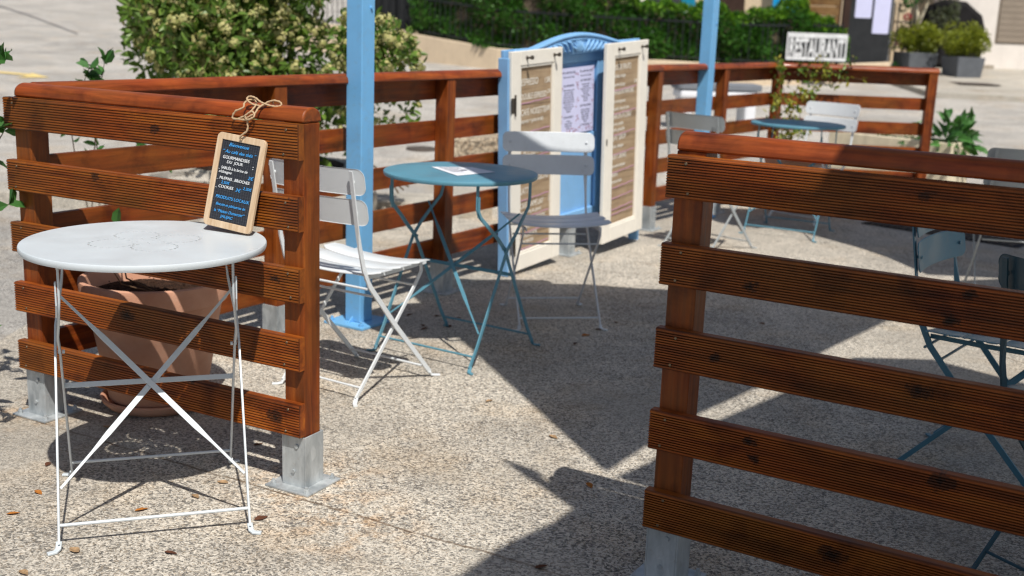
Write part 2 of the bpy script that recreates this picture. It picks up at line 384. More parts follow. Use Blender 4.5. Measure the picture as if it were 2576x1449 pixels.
# ================================================================ THE SETTING
# ground
def sheet(name, material, xs, ys, zf, kind='structure'):
    mb = MB(); nx = len(xs)
    mb.add([(x, y, zf(x, y)) for y in ys for x in xs], [(j*nx+i, j*nx+i+1, (j+1)*nx+i+1, (j+1)*nx+i) for j in range(len(ys)-1) for i in range(nx-1)])
    o = mb.build(name, material); me = o.data
    o['kind'] = kind; return o
ys = [-12, -4, 2, 5, 7, 8] + [8.4+.1*i for i in range(13)] + [10, 12, 15, 20, 30, 50, 90, 160, 300]
sheet('road', 'road_asphalt', [-200, -60, -20, -8, -4, 0, 4, 8, 20, 60, 200], ys, lambda x, y: zg(y)-.010)
sheet('path', 'path_asphalt', [-7, -4, -1.99], [-6, 0, 4, 7.3], lambda x, y: -.005)
mb = MB(); P_ = [(-1.99, -6), (-1.99, 7.3), (-.3, 7.5), (-.2, 8.6), (1.1, 9.25), (3.7, 9.35), (5.6, 6.2), (8, 6.0), (8, -6)]
mb.add([(x, y, 0) for x, y in P_], [tuple(range(len(P_)))]); tag(mb.build('terrace_floor', 'terrace_concrete'), kind='structure')
mb = MB()
A = Vector((-6.5, 7.05, 0)); B = Vector((-.15, 7.55, 0)); d = (B-A).normalized(); nn = Vector((-d.y, d.x, 0))
L = (B-A).length; q = [A, B, B+nn*.42, A+nn*.42]
mb.add([(p.x, p.y, -.03) for p in q]+[(p.x, p.y, .095) for p in q], [(3, 2, 1, 0), (4, 5, 6, 7), (0, 1, 5, 4), (1, 2, 6, 5), (2, 3, 7, 6), (3, 0, 4, 7)])
tag(mb.build('kerb', 'kerb_stone', bevel=.012), kind='structure')
# right-hand pavement in front of the white house
a = GS(2340, 244); b = GS(2700, 262); c = GS(2900, 190); e = GS(2190, 186)
mb = MB(); nq = 8
for i in range(nq):
    pass
top = [a, b, Vector((16, 23.5, 0)), Vector((6.0, 22.5, 0))]
mb.add([(p.x, p.y, zg(p.y)-.02) for p in top]+[(p.x, p.y, zg(p.y)+.07) for p in top], [(4, 5, 6, 7), (0, 1, 5, 4), (1, 2, 6, 5), (2, 3, 7, 6), (3, 0, 4, 7)])
tag(mb.build('pavement', 'kerb_stone'), kind='structure')

# painted arrow and tar line on the street
mb = MB()
pts = [(-40, 176), (79, 186), (77, 182.5), (124, 194.5), (40, 195), (72, 190), (-40, 179.5)]
ps = [GS(x, y) for x, y in pts]
mb.add([(p.x, p.y, p.z) for p in ps], [tuple(range(len(ps)))]); tag(mb.build('road_arrow', 'yellow_paint'), 'yellow arrow painted on the grey street behind the left railing corner', 'road marking')
mb = MB(); ln = [(-20, 8), (60, 32), (130, 58), (195, 83)]
for (x0, y0), (x1, y1) in zip(ln[:-1], ln[1:]):
    q = [GS(x0, y0), GS(x1, y1), GS(x1, y1+3), GS(x0, y0+3)]; mb.add([(p.x, p.y, zg(p.y)-.004) for p in q], [(0, 1, 2, 3)])
tag(mb.build('road_crack', 'tar'), kind='structure')
p = GS(1060, 373)
mb = MB(); mb.lathe([(0, .004), (.14, .006), (.15, -.02)], 32); o = mb.build('manhole_cover', 'iron'); o.location = (p.x, p.y, p.z)
tag(o, 'small round dark manhole cover in the street beyond the long railing', 'manhole cover', )
for k, (x, y, sx, sy, lb) in enumerate([(2443, 221, .32, .40, 'dark rectangular drain lid nearer the grey planters on the pavement'), (2552, 247, .34, .22, 'dark drain lid at the pavement edge at the right border of the photo')]):
    p = GS(x, y); mb = MB(); mb.box(-sx, sx, -sy, sy, -.01, .004); o = mb.build('drain_lid', 'iron'); o.location = (p.x, p.y, zg(p.y)+.075 if k == 0 else zg(p.y)+.003); tag(o, lb, 'drain lid', 'drain lids in the street')

# ---------------------------------------------------------------- fences
SLZ = [1.012, .822, .632, .442, .252]
def slat(x0, x1, y, z0, z1, front=-1, grooves=True, th=.027, n=14):
    "grooved board along x; the grooved face looks to front*y"
    mb = MB(); g = []; h = z1-z0; e = .004
    yf = y+front*th
    if grooves:
        m0 = .006; p = (h-2*m0)/n; dp = .0045 if n > 12 else .003
        prof = [(y, z0), (yf-front*e, z0), (yf, z0+e)]
        for i in range(n):
            a = z0+m0+i*p; prof += [(yf, a+p*.22), (yf-front*dp, a+p*.36), (yf-front*dp, a+p*.64), (yf, a+p*.78)]
        prof += [(yf, z1-e), (yf-front*e, z1), (y, z1)]
    else:
        prof = [(y, z0), (yf-front*e, z0), (yf, z0+e), (yf, z1-e), (yf-front*e, z1), (y, z1)]
    mb.prism(prof, 'x', x0, x1); return mb
def rail_mb(x0, x1, zb, w=.078, h=.040, y=0.):
    mb = MB(); n = 14
    prof = [(y-w/2, zb), (y+w/2, zb)]+[(y+w/2*math.cos(math.pi*i/n), zb+.006+(h-.006)*math.sin(math.pi*i/n)**.85) for i in range(n+1)]
    pts = []
    mb.prism(prof, 'x', x0, x1); return mb
def shoe(parent, x, y, z1=.155, open_=True):
    mb = MB(); s = .0385
    for sx in (-1, 1): mb.box(x+sx*s-.0022*1, x+sx*s+.0022, y-s-.002, y+s+.002, .0065, z1)
    for sy in (-1, 1): mb.box(x-s+.0024, x+s-.0024, y+sy*s-.0022, y+sy*s+.0022, .0065, z1-.0006)
    mb.box(x-.075, x+.075, y-.075, y+.075, .0005, .0065)
    o = mb.build('post_shoe', 'galvanised', parent, bevel=.0012)
    b = MB()
    for sx in (-1, 1):
        for sy in (-1, 1):
            b.add(*cyl(x+sx*.058, y+sy*.058, .0066, .0150, .008, 6)); b.add(*cyl(x+sx*.058, y+sy*.058, .015, .021, .0045, 8))
    for z in (.05, .125):
        b.add(*[lambda vs, fs: (vs, fs)][0]([(x+.012*(z > .1)+.006*math.cos(a*math.pi/4), y-s-.0025-.004*k, z+.006*math.sin(a*math.pi/4)) for k in (0, 1) for a in range(8)], [tuple(range(8)), tuple(range(8, 16))]+[(i, (i+1) % 8, 8+(i+1) % 8, 8+i) for i in range(8)]))
    loose(b, 'bolt', 'galvanised', o)
    return o
def cyl(x, y, z0, z1, r, n=8):
    vs = [(x+r*math.cos(2*math.pi*i/n), y+r*math.sin(2*math.pi*i/n), z) for z in (z0, z1) for i in range(n)]
    return vs, [tuple(range(n))[::-1], tuple(range(n, 2*n))]+[(i, (i+1) % n, n+(i+1) % n, n+i) for i in range(n)]
def shift_x(o, x):
    "move the mesh origin along the board so each board has its own grain"
    for v in o.data.vertices: v.co.x -= x
    o.location.x += x
def screws(mb, x, z, yf, front):
    for zz, dx in ((z-.016, .0), (z-.080, .009*random.choice((-1, 1)))):
        n = 10; vs = []; r = .0036
        for k, rr in ((0, r), (1, r*.8)):
            vs += [(x+dx+rr*math.cos(2*math.pi*i/n), yf+front*(.0004+.0012*k), zz+rr*math.sin(2*math.pi*i/n)) for i in range(n)]
        mb.add(vs, [tuple(range(n)), tuple(range(n, 2*n))]+[(i, (i+1) % n, n+(i+1) % n, n+i) for i in range(n)])
FENCES = {}
def knots(label, lst):
    t, sl_, po_, A, d, side, bays = FENCES[label]; nrm = Vector((-d.y, d.x, 0))*side*.0625
    cnt = {}
    for k, x, y, r in lst:
        p = ON(x, y, A+nrm, A+nrm+d); s_ = (p-A).dot(d)
        o = sl_[k]; c = cnt.get(k, 0)
        if c < 3: o['knot%d' % c] = (s_-bays[0][0], p.z, r); cnt[k] = c+1
def fence(label, A, B, posts, bays, side, zoff=0., over=(.0, .0), rail=(0, 0), railz=None, grooves=True, shoes=None, zt=None, pitch=.19, sh=.094, slat_y=None):
    A = Vector((*A, 0)); B = Vector((*B, 0)); d = B-A; rz = math.atan2(d.y, d.x); L = d.length
    t = empty('railing', A, rz, label, 'railing', 'wooden railings round the terrace')
    SL_ = {}; t_slats = []; t_posts = []
    top = (zt or SLZ[0])
    for i, s in enumerate(posts):
        mb = MB(); mb.box(-.034, .034, -.034, .034, .12, (railz or 1.014)-.0005)
        p = mb.build('post', 'stained_wood_upright', t, bevel=.003); p.location.x = s; t_posts.append(p)
        shoe(t, s, 0)
    sc = MB()
    for (s0, s1) in bays:
        for k in range(5):
            z1 = top-pitch*k
            ys_ = side*.034 if slat_y is None else slat_y
            mb = slat(s0, s1, ys_+side*.0005, z1-sh, z1, side, grooves, n=14 if pitch > .19 else 11)
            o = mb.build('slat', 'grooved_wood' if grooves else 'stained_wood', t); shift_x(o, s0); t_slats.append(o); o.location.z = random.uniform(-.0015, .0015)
            o.rotation_euler = (0, random.uniform(-.0012, .0012), random.uniform(-.0008, .0008))
            for s in posts:
                if s0-.05 < s < s1+.05:
                    xx = min(max(s, s0+.022), s1-.022)
                    if grooves: screws(sc, xx+random.uniform(-.006, .006), z1, ys_+side*.0275, side)
    if sc.v: loose(sc, 'screw', 'screw_metal', t)
    FENCES[label] = (t, t_slats, t_posts, A, d.normalized(), side, bays)
    o = rail_mb(rail[0], rail[1], railz or 1.014).build('handrail', 'rail_wood', t, smooth=35, bevel=.005)
    return t
LA, LB_ = (-1.506, 3.521), (-.568, 3.022)
fence('wooden railing in front at the left beside the round grey table, slate tied to it', LA, LB_, [.024, 1.0625], [(-.022, 1.0975)], -1, rail=(.0, 1.0985), railz=1.0135)
# right railing: face line starts at (.327,2.498)
ang = R(-30.66); dx, dy = math.cos(ang), math.sin(ang); nx_, ny_ = -dy, dx
A0 = (.327+dx*.044+nx_*.061, 2.498+dy*.044+ny_*.061); B0 = (A0[0]+dx*1.3, A0[1]+dy*1.3)
fR = fence('dark wooden railing in the right foreground, cut by the photo edge, its boards in shade', A0, B0, [0, 1.25], [(-.044, 1.29)], -1, rail=(-.034, 1.29), railz=1.031, zt=1.022, pitch=.195)
knots('dark wooden railing in the right foreground, cut by the photo edge, its boards in shade', [(0, 2330, 495, .010), (1, 1885, 722, .011), (1, 2437, 742, .010), (1, 2388, 806, .011), (2, 1795, 900, .008), (2, 2310, 988, .016), (3, 1885, 1112, .011), (3, 2370, 1215, .020), (3, 1890, 1155, .010), (4, 2090, 1395, .02)])
knots('wooden railing in front at the left beside the round grey table, slate tied to it', [(0, 388, 325, .014), (1, 238, 445, .012), (1, 646, 458, .012), (1, 735, 505, .006), (2, 690, 700, .008), (3, 318, 792, .020), (4, 480, 960, .008), (4, 690, 1048, .022)])
# long railing behind
bp = [(-1.506, 3.521), (-.955, 4.455), (-.347, 5.413), (.290, 6.453), (.861, 7.368), (1.415, 8.17), (1.98, 8.97)]
def run(label, pts, side, extra=0., first_post=True):
    A = Vector((*pts[0], 0)); B = Vector((*pts[-1], 0)); L = (B-A).length; d = (B-A)/L
    s = [(Vector((*p, 0))-A).dot(d) for p in pts]
    if not first_post: ps = s[1:]
    else: ps = s
    bays = [(s[i]+(.0 if i else .02), s[i+1]-.002) for i in range(len(s)-1)]
    return fence(label, pts[0], pts[-1], ps, bays, side, rail=(.03, L+.03), grooves=False)
run('long wooden railing from the left corner past the blue post to behind the menu cabinet', bp[:5], 1, first_post=False)
run('wooden railing behind the far blue post, running to the far corner', bp[4:], 1, first_post=False)
fence('far end wooden railing behind the white chair, vine on its corner post', (1.98, 8.97), (3.15, 8.93), [1.17], [(.0, 1.20)], 1, rail=(.0, 1.21), grooves=False)

# ---------------------------------------------------------------- blue pillars
def pillar(x, y, rz, label):
    t = empty('blue_pillar', (x, y, 0), rz, label, 'post', 'blue steel posts of the terrace'); s = .041
    MB().box(-s, s, -s, s, .012, 2.78).build('column', 'blue_paint', t, bevel=.004)
    pl = MB().box(-.105, .105, -.105, .105, .0005, .012).build('base_plate', 'blue_paint', t, bevel=.002)
    b = MB()
    for sx in (-1, 1):
        for sy in (-1, 1): b.add(*cyl(sx*.08, sy*.08, .0122, .022, .011, 6)); b.add(*cyl(sx*.08, sy*.08, .022, .032, .006, 8))
    loose(b, 'bolt', 'blue_paint', pl)
    g = MB()
    for sx in (-1, 1):
        g.prism([(s, .0125), (s+.03, .0125), (s, .035)], 'y', -.003, .003) if sx == 1 else g.prism([(-s, .0125), (-s, .035), (-s-.03, .0125)], 'y', -.003, .003)
    loose(g, 'weld_gusset', 'blue_paint', t)
    for z in (1.32, 2.5):
        vs, fs = cyl(0, 0, 0, .008, .006, 10)
        b = MB(); b.add([(s*.35+vx, -s-vz, z+vy) for vx, vy, vz in vs], fs); b.build('rivet', 'blue_paint', t)
    MB().box(-.0435, .0435, -.0435, .0435, 2.7805, 2.79).build('cap', 'blue_paint', t)
    return t
pillar(-.655, 4.775, R(58.3), 'light blue square steel post standing by the white chair at left')
pillar(1.262, 7.93, R(55), 'light blue square steel post farther back, behind the grey chair')

# ---------------------------------------------------------------- unseen shade sails, added and outlined to cast the ground shadows
HS = 2.72
def sail(name, pts, label):
    off = Vector((SUN.x/SUN.z, SUN.y/SUN.z, 1))*HS
    c = sum((Vector((p[0], p[1], 0)) for p in pts), Vector())/len(pts)
    t = empty(name, (c.x+off.x, c.y+off.y, HS), 0, label, 'shade sail', 'shade sails over the terrace')
    mb = MB(); P2 = [(p[0]-c.x, p[1]-c.y) for p in pts]; n = len(P2)
    mb.add([(x, y, .002) for x, y in P2]+[(x, y, -.002) for x, y in P2], [tuple(range(n)), tuple(range(2*n-1, n-1, -1))]+[(i, (i+1) % n, n+(i+1) % n, n+i) for i in range(n)])
    mb.build('cloth', 'sail_cloth', t)
    e = MB(); e.tube([(x, y, 0) for x, y in P2+[P2[0]]], .006, 6); e.build('edge_rope', 'sail_cloth', t)
def gp(*L): return [(G(x, y).x, G(x, y).y) for x, y in L]
sail('added_shade_sail', [(.30, 3.2)] + [(-.147, 4.42), (-.36, 5.0), (-.60, 5.66), (-.25, 5.70), (0, 5.656), (.16, 5.66)] + gp((1480, 716), (1593, 725), (1760, 733)) + [(1.9, 5.95), (2.52, 6.15), (3.9, 6.6)] + gp((2560, 745), (2228, 807), (2072, 881), (1901, 974), (1745, 1044)), 'middle shade sail stretched above the teal table')
sail('added_shade_sail', [(.0, 3.25), (.100, 3.165), (.112, 3.105), (.42, 2.925), (.47, 3.04), (.33, 3.155)] + gp((1635, 1165), (1745, 1085), (1971, 990), (2150, 900), (2345, 905)) + [(2.3, 3.9), (3.2, 3.9), (3.2, .6), (-.6, .6), (-.35, 2.2)] + gp((1166, 1446), (1253, 1383), (1322, 1348), (1392, 1317), (1444, 1279), (1375, 1230), (1322, 1196)), 'near shade sail stretched above the right railing')  # outline notched so sun reaches the left end of the right handrail
sail('added_shade_sail', [(1.42, 8.4)] + gp((1814, 556), (2023, 585), (2158, 622), (2236, 648), (2331, 690)) + [(3.4, 6.2), (5.2, 6.2), (5.2, 8.5), (2.75, 8.35)], 'far shade sail stretched above the back corner table')

# ---------------------------------------------------------------- folding bistro furniture
def make_table(top_m, leg_m, holes=False):
    t = empty('bistro_table')
    zt = .715
    if holes:
        cu = bpy.data.curves.new('top', 'CURVE'); cu.dimensions = '2D'; cu.fill_mode = 'BOTH'; cu.extrude = .0009
        def circ(x, y, r, n, ex=1., a0=0.):
            s = cu.splines.new('POLY'); s.points.add(n-1)
            for i in range(n):
                a = 2*math.pi*i/n; u, v = r*ex*math.cos(a), r*math.sin(a)
                s.points[i].co = (x+u*math.cos(a0)-v*math.sin(a0), y+u*math.sin(a0)+v*math.cos(a0), 0, 1)
            s.use_cyclic_u = True
        circ(0, 0, .297, 120)
        base = R(14)
        for k in range(4):
            a = base+k*math.pi/2; cx_, cy_ = .083*math.cos(a), .083*math.sin(a)
            for i in range(16):
                b = a+(i-7.5)/16*R(318)
                px, py = cx_+.052*math.cos(b)*(1.05), cy_+.052*math.sin(b)
                circ(px, py, .0034, 8, 2.0, b+math.pi/2)
            circ(.020*math.cos(a), .020*math.sin(a), .0022, 8, 1.5, a); circ(.034*math.cos(a), .034*math.sin(a), .0022, 8, 1.5, a)
        o = bpy.data.objects.new('t', cu); COL.objects.link(o); dg = bpy.context.evaluated_depsgraph_get(); me = o.evaluated_get(dg).to_mesh()
        mb = MB(); mb.add([(v.co.x, v.co.y, v.co.z+zt-.001) for v in me.vertices], [tuple(p.vertices) for p in me.polygons])
        bpy.data.objects.remove(o); bpy.data.curves.remove(cu)
        rim = [(.2968, zt), (.2985, zt-.001), (.3, zt-.0045), (.2995, zt-.012), (.2975, zt-.0165), (.2955, zt-.0165), (.2955, zt-.003)]
        mb.lathe(rim, 96); top = mb.build('table_top', top_m, t, smooth=30)
    else:
        prof = [(0, zt), (.2, zt), (.293, zt), (.2985, zt-.0015), (.3, zt-.005), (.2995, zt-.012), (.297, zt-.0165), (.294, zt-.0165), (.2935, zt-.003), (0, zt-.003)]
        top = MB().lathe(prof, 96).build('table_top', top_m, t, smooth=40)
    hw = .2263; zz = .698
    for s, ya, nm in ((1, -1, 'front_leg_frame'), (-1, 1, 'rear_leg_frame')):
        # s=+1: top at the back, foot in front
        inset = 0. if s == 1 else .011
        f = MB()
        for sx in (-1, 1):
            x = sx*(hw-inset)
            P1 = [(x*.93, s*.174, zz), (x*.93, s*.174, .612), (x*.94, s*.164, .582), (x*.97, s*.105, .532), (x, s*.055, .487), (x, 0, .435), (x, -s*.185, .09), (x, -s*.232, .016)]
            f.flat(P1, .0055, .016, (1, 0, 0))
            f.flat([(x, -s*.226, .022), (x+sx*.002, -s*.236, .0075), (x+sx*.008, -s*.246, .0045), (x+sx*.026, -s*.252, .004)], .0065, .014, (0, 0, 1))
        f.tube([(-hw+inset, -s*.207, .055), (hw-inset, -s*.207, .055)], .0042, 8)
        fr = f.build(nm.split('_')[1]+'_frame' if False else 'leg_frame', leg_m, t, smooth=35)
        b = MB()
        if s == 1:
            for q in ((-1), (1)):
                p0 = Vector((-q*(hw-.006), -s*.168, .135)); p1 = Vector((q*(hw-.006), s*.09, .565)); dd = p1-p0
                k = [0, .17, .26, .5, .76, .85, 1]; sc_ = [(.45, 1.2), (.5, 1.2), (1, 1), (1, 1), (1, 1), (.5, 1.2), (.45, 1.2)]
                nrm = Vector((0, dd.z, -dd.y)).normalized()*(.004*q)
                b.flat([p0+dd*u+nrm*(1 if 0 < u < 1 else 0) for u in k], .0145, .003, dd.cross(Vector((0, dd.z, -dd.y))).normalized(), sc_)
            loose(b, 'cross_brace', leg_m, fr, smooth=35)
        else:
            b.flat([(-hw+.013, .063, .325), (hw-.013, .063, .325)], .014, .003, (0, .45, .9)); b.build('cross_bar', leg_m, fr)
        h = MB()
        for sx in (-1, 1):
            x = sx*(hw-inset)*.93
            h.box(x-.009, x+.009, s*.170-.013, s*.170+.013, .6975, .7105); h.add([(x+a_*.012, s*.170+b_, .701+c_) for (a_, b_, c_) in [(sx*0, 0, 0)]], [])
            h.add(*[([(x+sx*(.004+.006*k), .0+.005*math.cos(a*math.pi/4), .435+.005*math.sin(a*math.pi/4)) for k in (0, 1) for a in range(8)], [tuple(range(8)), tuple(range(8, 16))]+[(i, (i+1) % 8, 8+(i+1) % 8, 8+i) for i in range(8)])][0])
            if s == -1:
                h.flat([(x+sx*.007, -.174, .655), (x+sx*.007, -.172, .60), (x+sx*.009, -.155, .568)], .004, .012, (1, 0, 0))
        loose(h, 'hinge', leg_m, t)
    return t
def place(t, x, y, a, label, cat, group): t.location = (x, y, 0); t.rotation_euler = (0, 0, a); tag(t, label, cat, group); return t
GT = 'folding bistro tables on the terrace'; GC = 'folding slatted chairs on the terrace'
tb1 = make_table('white_paint', 'white_paint', True)
place(tb1, -.9309, 2.8447, .3245, 'round pale grey metal table with punched flower pattern in the left foreground', 'table', GT)
tb2 = make_table('teal_paint', 'teal_paint')
place(tb2, -.215, 4.4319, -.5638+math.pi/2*0, 'teal round metal table in the middle with a white sheet lying on it', 'table', GT)
tb3 = copy_tree(tb2); place(tb3, 1.80, 7.45, -.50, 'teal round metal table at the back before the white chair by the far corner', 'table', GT)

def make_chair(m):
    t = empty('folding_chair'); hw = .178
    # seat: curved slats across the width
    def curved(y0, y1, z, r=.018, th=.0028):
        mb = MB(); n = 16; W = .222
        vs = []; 
        for i in range(n+1):
            u = -1+2*i/n; x = u*W; zz = z+.020*(abs(u)**2.2)
            e = max(0, (abs(u)-.90)/.10); c_ = (1-math.sqrt(max(0, 1-e*e)))*.018
            for (yy, s_) in ((y0, 1), (y1, -1)):
                vs += [(x, yy+s_*c_, zz-.002), (x, yy+s_*(c_+.003), zz)] if s_ == 1 else [(x, yy-c_-.003, zz), (x, yy-c_, zz-.002)]
        top_n = 4
        fs = []
        low = [(a, b, c-th) for a, b, c in vs]
        N_ = len(vs); allv = vs+low
        for i in range(n):
            for j in range(3):
                fs.append((i*4+j, (i+1)*4+j, (i+1)*4+j+1, i*4+j+1)); fs.append((N_+i*4+j, N_+i*4+j+1, N_+(i+1)*4+j+1, N_+(i+1)*4+j))
            fs.append((i*4, N_+i*4, N_+(i+1)*4, (i+1)*4)); fs.append((i*4+3, (i+1)*4+3, N_+(i+1)*4+3, N_+i*4+3))
        fs.append((0, 1, 2, 3, N_+3, N_+2, N_+1, N_)); k = n*4; fs.append((k+3, k+2, k+1, k, N_+k, N_+k+1, N_+k+2, N_+k+3))
        mb.add(allv, fs); return mb
    for y in (-.160, -.055, .050): curved(y+.003, y+.101, .437+.012*(y+.165)).build('seat_slat', m, t, smooth=40)
    # back slats
    def rr(w, h, r, n=6):
        pts = []
        for cx_, cz_, a0 in ((w/2-r, h/2-r, 0), (-w/2+r, h/2-r, 90), (-w/2+r, -h/2+r, 180), (w/2-r, -h/2+r, 270)):
            pts += [(cx_+r*math.cos(R(a0+90*i/n)), cz_+r*math.sin(R(a0+90*i/n))) for i in range(n+1)]
        return pts
    def back(zc, yc, tilt):
        mb = MB(); pr = rr(.422, .088, .026); n = len(pr)
        # grid panel with outline: fan from columns
        def P(x, z, o): return (x, yc+.022*(x/.2)**2-.022*0+o+tilt*z, zc+z)
        # split into vertical strips for curvature
        xs = sorted(set([round(p[0], 5) for p in pr]+[i*.02-.18 for i in range(19)]))
        def hz(x):
            w2 = .211; r = .026; e = abs(x)-(w2-r)
            return .044 if e <= 0 else .044-r+math.sqrt(max(0, r*r-e*e))
        vs = []; k = len(xs)
        for x in xs:
            h = hz(x); vs += [P(x, -h, 0), P(x, -h+.002, .0012), P(x, h-.002, .0012), P(x, h, 0)]
        vs2 = [(a, b-.0022, c) for a, b, c in vs]; N_ = len(vs); fs = []
        for i in range(k-1):
            for j in range(3):
                fs += [(i*4+j, i*4+j+1, (i+1)*4+j+1, (i+1)*4+j), (N_+i*4+j, N_+(i+1)*4+j, N_+(i+1)*4+j+1, N_+i*4+j+1)]
            fs += [(i*4, (i+1)*4, N_+(i+1)*4, N_+i*4), (i*4+3, N_+i*4+3, N_+(i+1)*4+3, (i+1)*4+3)]
        fs += [(0, N_, N_+1, N_+2, N_+3, 3, 2, 1), ((k-1)*4, (k-1)*4+1, (k-1)*4+2, (k-1)*4+3, N_+(k-1)*4+3, N_+(k-1)*4+2, N_+(k-1)*4+1, N_+(k-1)*4)]
        mb.add(vs+vs2, fs); return mb
    for zc, yc in ((.762, -.236), (.660, -.220)):
        o = back(zc, yc, -.18).build('back_slat', m, t, smooth=22)
        b = MB()
        for sx in (-1, 1):
            for fr in (1, -1):
                x = sx*.175; y = yc+.022*(x/.2)**2+fr*.003+(.001 if fr > 0 else -.004)
                b.add([(x+.0065*rk*math.cos(a*math.pi/5), y+fr*.003*k, zc+.0065*rk*math.sin(a*math.pi/5)) for k, rk in ((0, 1), (1, .5)) for a in range(10)], [tuple(range(10)), tuple(range(10, 20))]+[(i, (i+1) % 10, 10+(i+1) % 10, 10+i) for i in range(10)])
        loose(b, 'rivet', m, o)
    for sx in (-1, 1):
        x = sx*.176; xf = sx*hw
        f = MB(); f.sweep([(x, -.242, .80), (x, -.207, .60), (xf, -.196, .54), (xf, -.175, .465), (xf, -.142, .40), (xf, 0, .235), (xf, .205, .018)],
            [(-.5, -.5), (.5, -.5), (.5, .5), (-.5, .5)], (1, 0, 0), [(.015, .005), (.015, .005), (.006, .016), (.006, .018), (.006, .018), (.006, .018), (.006, .016)])
        f.flat([(xf, .203, .020), (xf+sx*.002, .210, .0065), (xf+sx*.010, .222, .0045), (xf+sx*.024, .235, .004)], .0065, .015, (0, 0, 1))
        f.build('back_leg', m, t, smooth=30)
        xi = sx*(hw-.009)
        f = MB(); f.flat([(xi, .150, .440), (xi, .152, .405), (xi, .12, .365), (xi, 0, .235), (xi, -.200, .018)], .006, .015, (1, 0, 0))
        f.flat([(xi, -.198, .020), (xi+sx*.002, -.206, .0065), (xi+sx*.010, -.218, .0045), (xi+sx*.024, -.230, .004)], .0065, .015, (0, 0, 1))
        f.build('seat_leg', m, t, smooth=30)
        f = MB(); f.flat([(xi-sx*.008, -.150, .428), (xi-sx*.008, 0, .428), (xi-sx*.008, .19, .433)], .004, .014, (1, 0, 0)); f.build('seat_support', m, t)
    f = MB()
    f.tube([(-hw, .178, .045), (hw, .178, .045)], .0042); f.tube([(-hw+.009, -.172, .048), (hw-.009, -.172, .048)], .0042)
    f.tube([(-hw, -.158, .395), (hw, -.158, .395)], .0042); f.tube([(-hw+.01, -.115, .36), (hw-.01, -.115, .36)], .0042)
    f.tube([(-hw+.01, .118, .36), (hw-.01, .118, .36)], .0042)
    loose(f, 'crossbar', m, t, smooth=40)
    return t
ch = make_chair('chair_white')
def chair(x, y, a, label, paint_=None):
    c = copy_tree(ch); place(c, x, y, R(a), label, 'chair', GC)
    if paint_: paint_tree(c, 'chair_white', paint_)
    return c
place(ch, -.552, 3.975, R(-32.5), 'white folding chair beside the blue post, seen from behind its left railing end', 'chair', GC)
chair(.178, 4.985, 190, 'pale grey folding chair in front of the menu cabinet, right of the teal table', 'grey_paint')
chair(1.165, 6.82, -45, 'grey folding chair below the far blue post, back turned, left of the back table', 'shaded_white_paint')
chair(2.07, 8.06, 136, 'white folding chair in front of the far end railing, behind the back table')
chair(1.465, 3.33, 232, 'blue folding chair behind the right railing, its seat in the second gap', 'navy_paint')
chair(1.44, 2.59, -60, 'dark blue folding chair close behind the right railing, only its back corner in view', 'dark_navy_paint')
chair(2.42, 5.48, -12, 'grey folding chair above the right railing at the right edge of the photo', 'shaded_white_paint')

# paper on the teal table
q = [G(1085, 419, .718), G(1188, 420, .718), G(1246, 432, .718), G(1150, 441, .718)]
c = sum(q, Vector())/4
mb = MB(); mb.add([(p.x-c.x, p.y-c.y, 0) for p in q]+[(p.x-c.x, p.y-c.y, .0008) for p in q], [(3, 2, 1, 0), (4, 5, 6, 7), (0, 1, 5, 4), (1, 2, 6, 5), (2, 3, 7, 6), (3, 0, 4, 7)])
pp = mb.build('paper_sheet', 'white_paper'); pp.location = (c.x, c.y, .7165); tag(pp, 'white printed sheet of paper lying on the teal table', 'paper')
mb = MB(); e1 = (q[1]-q[0]).normalized(); e2 = (q[3]-q[0]).normalized()
for i in range(8):
    o_ = (q[0]-c)+e1*.02+e2*(.018+.019*i); l_ = .05+.04*random.random()
    k = [o_, o_+e1*l_, o_+e1*l_+e2*.005, o_+e2*.005]; mb.add([(p.x, p.y, .0013) for p in k], [(0, 1, 2, 3)])
vs, fs = cyl(0, 0, .0010, .0014, .014, 12); mb.add(vs, fs)
mb.build('print', 'ink', pp)

# ================================================================ slate
BR = Vector((-.690, 2.958, .7185)); SL = Matrix.Translation(BR) @ Matrix.Rotation(R(-24), 4, 'Z') @ Matrix.Rotation(R(-11), 4, 'X') @ Matrix.Rotation(R(5.0), 4, 'Y')
sl_t = empty('slate_board'); sl_t.matrix_world = SL
tag(sl_t, 'small slate menu in a pale wood frame, standing tilted on the pale grey table', 'slate')
Wd, Hd = .158, .250
def rrect(x0, x1, z0, z1, r, n=5):
    pts = []
    for cx_, cz_, a0 in ((x1-r, z1-r, 0), (x0+r, z1-r, 90), (x0+r, z0+r, 180), (x1-r, z0+r, 270)):
        pts += [(cx_+r*math.cos(R(a0+90*i/n)), cz_+r*math.sin(R(a0+90*i/n))) for i in range(n+1)]
    return pts
outer = rrect(-Wd, 0, 0, Hd, .014); bx = .017; bt = .018
inner = rrect(-Wd+bx, -bx, bt, Hd-bt, .0008)
mb = MB(); k = len(outer); th = .009
vs = [(x, -th/2, z) for x, z in outer]+[(x, -th/2, z) for x, z in inner]+[(x, th/2, z) for x, z in outer]+[(x, th/2, z) for x, z in inner]
fs = []
for i in range(k):
    j = (i+1) % k
    fs += [(i, j, k+j, k+i), (2*k+i, 3*k+i, 3*k+j, 2*k+j), (i, 2*k+i, 2*k+j, j), (k+i, k+j, 3*k+j, 3*k+i)]
mb.add(vs, fs); mb.build('frame', 'slate_wood', sl_t, bevel=.0012)
MB().box(-Wd+bx-.002, -bx+.002, -.0015, .0015, bt-.002, Hd-bt+.002).build('board', 'blackboard', sl_t)
mb = MB(); x = -Wd+bx+.006
while x < -bx: mb.box(x-.0002, x+.0002, -.0021, -.0016, bt, Hd-bt); x += .0075
z = bt+.006
